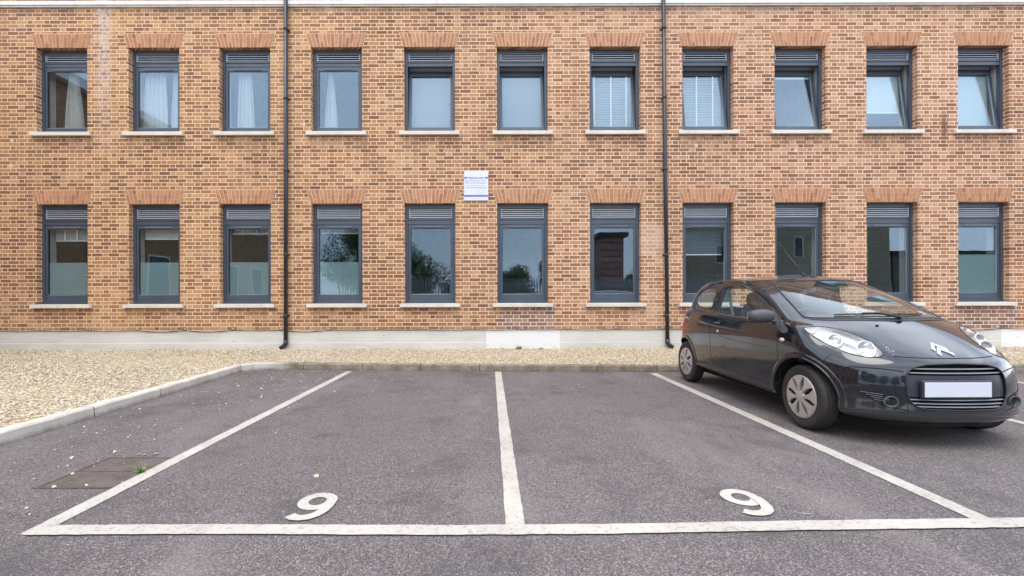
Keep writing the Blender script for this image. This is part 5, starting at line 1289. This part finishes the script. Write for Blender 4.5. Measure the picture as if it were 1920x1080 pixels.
# side intakes with fog lamps
for s_ in (1, -1):
    mb = MB()
    cline(mb, 'front', smooth_poly([(.372, .575), (.46, .588), (.56, .592), (.640, .590), (.662, .572), (.655, .52), (.63, .45), (.58, .385), (.52, .335), (.44, .305), (.36, .292)], 3, False), 0.0042, 0.0, sgn=(s_,), sub=2)
    mb.build('intake_crease', MC['seal'], bumper, recalc=False)
    def inset(pts, view='front', off=0.0015, mat='black', name='intake', par=None):
        c_ = Vector((sum(p[0] for p in pts) / len(pts), sum(p[1] for p in pts) / len(pts))); rings_ = []
        for f in (0.0, .35, .7, 1.0): rings_.append([hit(view, *(c_.lerp(Vector(p), f)), off)[0] for p in pts])
        n_ = len(pts); m3 = MB()
        m3.add([(p.x * s_, p.y, p.z) for r_ in rings_ for p in r_], [(i * n_ + k, i * n_ + (k + 1) % n_, (i + 1) * n_ + (k + 1) % n_, (i + 1) * n_ + k) for i in range(3) for k in range(n_)], 0, True)
        return m3.build(name, MC[mat], par or car, recalc=False)
    intake = inset(smooth_poly([(.625, .425), (.56, .418), (.50, .410), (.44, .400), (.385, .375), (.38, .335), (.43, .318), (.50, .335), (.56, .372)], 3), name='side_intake', mat='dark')
    mb = MB()
    for zz, xa, xb in ((.408, .50, .61), (.392, .50, .585), (.376, .50, .56), (.360, .50, .545)):
        cline(mb, 'front', [(xa, zz - .01), (xb, zz)], 0.0045, 0.004, sgn=(s_,))
    mb.build('intake_slats', MC['trim'], intake, recalc=False)
    pc, nn = hit('front', .462, .350, 0.0); nn = Vector((nn.x * s_, nn.y, nn.z)); pc = Vector((pc.x * s_, pc.y, pc.z))
    q = (Vector((nn.x * .35, -1, 0)).normalized()).to_track_quat('Z', 'Y').to_matrix().to_4x4(); Mx = Matrix.Translation(pc) @ q
    fm = MB(); fm.lathe([(.012, .052), (.018, .046), (.012, .038), (-.02, .034), (-.02, 0.0)], 28, 'z'); fm.v = [tuple(Mx @ Vector((v[0] * 1.05, v[1] * .85, v[2]))) for v in fm.v]
    fg = fm.build('fog_light', MC['trim'], car)
    fm = MB(); fm.lathe([(-.008, .034), (-.002, .026), (0.0, 0.0)], 24, 'z'); fm.v = [tuple(Mx @ Vector((v[0] * 1.05, v[1] * .85, v[2]))) for v in fm.v]
    fm.build('fog_lens', MC['darkglass'] if 'darkglass' in MC else M['darkglass'], fg)
# headlamps: reflector bowls behind the clouded lens
for li, s_ in enumerate((1, -1)):
    lamp = lamps[li]
    pts = HEADs; c_ = Vector((.56, .77)); rings_ = []
    for f, dp in ((1.0, -0.004), (.93, -0.035), (.70, -0.060), (.35, -0.062), (0.02, -0.055)):
        rings_.append([hit('front', *(c_.lerp(Vector(p), f)), dp)[0] for p in pts])
    n_ = len(pts); mb = MB()
    mb.add([(p.x * s_, p.y, p.z) for r_ in rings_ for p in r_], [(i * n_ + k, i * n_ + (k + 1) % n_, (i + 1) * n_ + (k + 1) % n_, (i + 1) * n_ + k) for i in range(4) for k in range(n_)], 0, True)
    mb.build('lamp_bowl', MC['reflector'], lamp, recalc=False)
    for (u, v, r_, nm) in ((.485, .735, .062, 'main_reflector'), (.610, .790, .048, 'side_reflector')):
        pc, nn = hit('front', u, v, -0.020); nn = (nn + Vector((0, -1.4, 0))).normalized()
        q = nn.to_track_quat('Z', 'Y').to_matrix().to_4x4(); Mx = Matrix.Translation(pc) @ q
        fm = MB(); fm.lathe([(.016, r_ + .008), (.020, r_ + .002), (.010, r_ * .95), (-.010, r_ * .7), (-.024, r_ * .3), (-.026, .012), (-.006, .012), (0.0, .008), (.001, 0)], 28, 'z')
        fm.v = [tuple(Mx @ Vector(p)) for p in fm.v]; fm.v = [(p[0] * s_, p[1], p[2]) for p in fm.v]
        fm.build(nm, MC['chrome'], lamp)
    mb = MB(); pc, _ = hit('front', .69, .845, -0.02); mb.ellipsoid((pc.x * s_, pc.y, pc.z), .028, .02, .018, 12); mb.build('indicator_bulb', MC['amber'], lamp)
# badge: two chevrons on the bonnet
mb = MB()
def chev(zc, w, h, th):
    for s_ in (1, -1):
        T_, B_ = [], []
        for f in (0.0, .5, 1.0):
            x = w * f; z_ = zc + h * (1 - f)
            T_.append((x, z_)); B_.append((x - (0.010 if f == 1 else 0), z_ - th))
        P3 = [hit('front', max(x, 0), z_, .008)[0] for x, z_ in T_ + B_]; P4 = [hit('front', max(x, 0), z_, .0005)[0] for x, z_ in T_ + B_]
        V = [(p.x * s_, p.y, p.z) for p in P3 + P4]
        mb.add(V, [(0, 1, 4, 3), (1, 2, 5, 4), (0, 6, 7, 1), (1, 7, 8, 2), (3, 4, 10, 9), (4, 5, 11, 10), (2, 8, 11, 5)])
chev(.732, .060, .040, .017); chev(.702, .060, .040, .017)
mb.build('badge', MC['silver'], bonnet)
# chipped paint beside the lamp
mb = MB(); rr = random.Random(4)
for k in range(26):
    u, v = -.36 + rr.gauss(0, .012), .735 + rr.gauss(0, .022); p, nn = hit('front', abs(u), v, .0012); s2 = rr.uniform(.002, .006)
    mb.add([(-p.x - s2, p.y, p.z), (-p.x, p.y - .001, p.z - s2), (-p.x + s2, p.y, p.z), (-p.x, p.y + .001, p.z + s2)], [(0, 1, 2, 3)])
mb.build('paint_chips', simple('primer_chips', (0.45, 0.46, 0.5), 0.7), bonnet, recalc=False)
# door mirror, on the driver's side only
mb = MB(); mb.ellipsoid((-.905, .345, .965), .118, .070, .062, 24, pw=.82); mb.tube([(-.735, .40, .905), (-.80, .375, .915), (-.86, .36, .93)], [.030, .022, .03], 10, flat=.6)
mir = mb.build('door_mirror', MC['trim'], car, recalc=True)
mb = MB(); mb.box(-1.0, -.815, .405, .412, .925, 1.005); mb.build('mirror_glass', MC['chrome'], mir)
# door handle and lock, side repeater
for i, s_ in enumerate((1, -1)):
    p, nn = hit('side', 1.375, .83, 0.0)
    mb = MB(); mb.lathe([(p.x * s_ - .004 * s_, .048), (p.x * s_ + .004 * s_, .044), (p.x * s_ - .012 * s_, .036), (p.x * s_ - .014 * s_, 0)], 24, 'x', (0, 1.375, .83)); hd = mb.build('door_handle', MC['black'], doors[i])
    mb = MB(); mb.tube([(s_ * (p.x + .004), 1.32, .846), (s_ * (p.x + .022), 1.345, .850), (s_ * (p.x + .022), 1.40, .850), (s_ * (p.x + .004), 1.425, .846)], .011, 8); mb.build('handle_grip', MC['trim'], doors[i])
    mb = MB(); p2, _ = hit('side', 1.375, .755); mb.lathe([(s_ * (p2.x - .002), .014), (s_ * (p2.x + .006), .011), (s_ * (p2.x + .006), 0)], 14, 'x', (0, 1.375, .755)); mb.build('door_lock', MC['silver'], doors[i])
    p, nn = hit('side', .215, .752); mb = MB(); mb.ellipsoid((p.x * s_, .215, .752), .010, .034, .018, 14); mb.build('side_repeater', MC['amber'], car)
# aerial, wiper, cowl
pa, _ = hit('top', 0.0, 1.08)
mb = MB(); mb.tube([(0, 1.06, pa.z - .01), (0, 1.09, pa.z + .03)], [.016, .009], 8); mb.tube([(0, 1.085, pa.z + .02), (0, 1.30, 1.60), (0, 1.53, 1.83)], [.0055, .0042, .0035], 6); mb.build('aerial', MC['black'], car)
def onglass(x, y, off): p, nn = hit('top', abs(x), y, off); return Vector((x, p.y, p.z))
mb = MB(); pv = onglass(.05, -.045, .02)
mb.tube([pv, onglass(-.10, .0, .035), onglass(-.22, .035, .022)], [.012, .009, .007], 8)
mb.tube([onglass(x, y, .012) for x, y in ((-.42, .085), (-.30, .055), (-.15, .03), (.0, .02), (.18, .03), (.34, .07))], .0075, 6)
mb.lathe([(0, .022), (.02, .018), (.024, 0)], 14, 'z', tuple(pv)); mb.build('wiper', MC['black'], car, recalc=False)
mb = MB(); Lc = []
for x in np.linspace(-.60, .60, 31):
    yb = float(np.interp(abs(x), [0, .19, .36, .50, .585, .62], [-.035, -.02, .025, .09, .155, .19])); Lc.append((x, yb))
A = [onglass(x, y - .004, .003) for x, y in Lc]; Bq = [onglass(x, y - .045, .003) for x, y in Lc]; n_ = len(Lc)
mb.add([tuple(p) for p in A + Bq], [(i, i + 1, n_ + i + 1, n_ + i) for i in range(n_ - 1)], 0, True); mb.build('scuttle', MC['black'], car, recalc=False)
mb = MB(); p = onglass(-.22, -.13, .004); mb.ellipsoid(tuple(p), .014, .01, .007, 10); mb.build('washer_jet', MC['black'], car)
# interior
cab_ = MB(); cab_.box(-.68, .68, .10, .34, .55, .865); cab_.box(-.66, .66, .34, .46, .60, .84); cab_.ellipsoid((-.35, .40, .845), .17, .12, .055, 16); cab_.box(-.62, .62, .46, .52, .62, .76)
cab_.build('dashboard', MC['dash'], car, bevel=0.02)
mb = MB(); mb.box(-.70, .70, .10, 2.55, .28, .30); mb.box(-.62, .62, 2.18, 2.26, .30, .90); mb.build('cabin_floor', MC['dash'], car)
Mst = Matrix.Translation((-.35, .60, .86)) @ Matrix.Rotation(R(-65), 4, 'X')
mb = MB(); mb.tube([tuple(Mst @ Vector((.18 * math.cos(t), .18 * math.sin(t), 0))) for t in np.linspace(0, 6.2832, 33)], .014, 8, cap=False)
mb.box(-.17, .17, -.02, .02, -.01, .01, 0, Mst); mb.box(-.02, .02, -.17, 0, -.01, .01, 0, Mst); mb.ellipsoid((-.35, .60, .86), .06, .03, .06, 12); mb.build('steering_wheel', MC['black'], car, recalc=False)
def seat(x, y):
    Mb = Matrix.Translation((x, y, .50)) @ Matrix.Rotation(R(-14), 4, 'X')
    mb = MB(); mb.ellipsoid((x, y - .24, .46), .25, .27, .09, 20, pw=.7)
    mb.ellipsoid((0, 0, 0), .24, .07, .34, 20, M=Mb.to_3x3(), pw=.7); n0 = len(mb.v) - 21 * 0
    k = 11 * 20; mb.v[-k:] = [(p[0] + x, p[1] + y + .06, p[2] + .78) for p in mb.v[-k:]]
    st = mb.build('seat', MC['seat'], car, recalc=False)
    mb = MB(); mb.ellipsoid((x, y + .16, 1.13), .13, .05, .08, 16, pw=.75); mb.tube([(x - .05, y + .15, 1.0), (x - .05, y + .16, 1.10)], .007, 6); mb.tube([(x + .05, y + .15, 1.0), (x + .05, y + .16, 1.10)], .007, 6); mb.build('headrest', MC['seat'], st, recalc=False)
seat(-.34, 1.20); seat(.34, 1.20)
mb = MB(); mb.ellipsoid((0, 1.86, .50), .58, .24, .09, 20, pw=.6); mb.ellipsoid((0, 2.08, .76), .58, .06, .24, 20, pw=.6); mb.build('rear_seat', MC['seat'], car, recalc=False)
mb = MB(); pm, _ = hit('top', 0.0, .74, -.03); mb.ellipsoid((0, .72, pm.z - .05), .12, .018, .035, 16, pw=.6); mb.tube([(0, .73, pm.z - .03), (0, .70, pm.z + .01)], .008, 6); mb.build('rear_view_mirror', MC['black'], car, recalc=False)
mb = MB(); mb.tube([(-.60, 1.50, 1.18), (-.57, 1.47, .95), (-.55, 1.42, .62)], .016, 6, flat=.3); mb.tube([(.60, 1.50, 1.18), (.57, 1.47, .95), (.55, 1.42, .62)], .016, 6, flat=.3); mb.build('seat_belts', MC['liner'], car, recalc=False)
mb = MB(); q_ = [hit('top', x, y, -.006)[0] for x, y in ((.40, .10), (.47, .13), (.46, .19), (.39, .16))]; mb.add([tuple(p) for p in q_], [(0, 1, 2, 3)]); mb.build('tax_disc', MC['plate'], car, recalc=False)
bm.free()
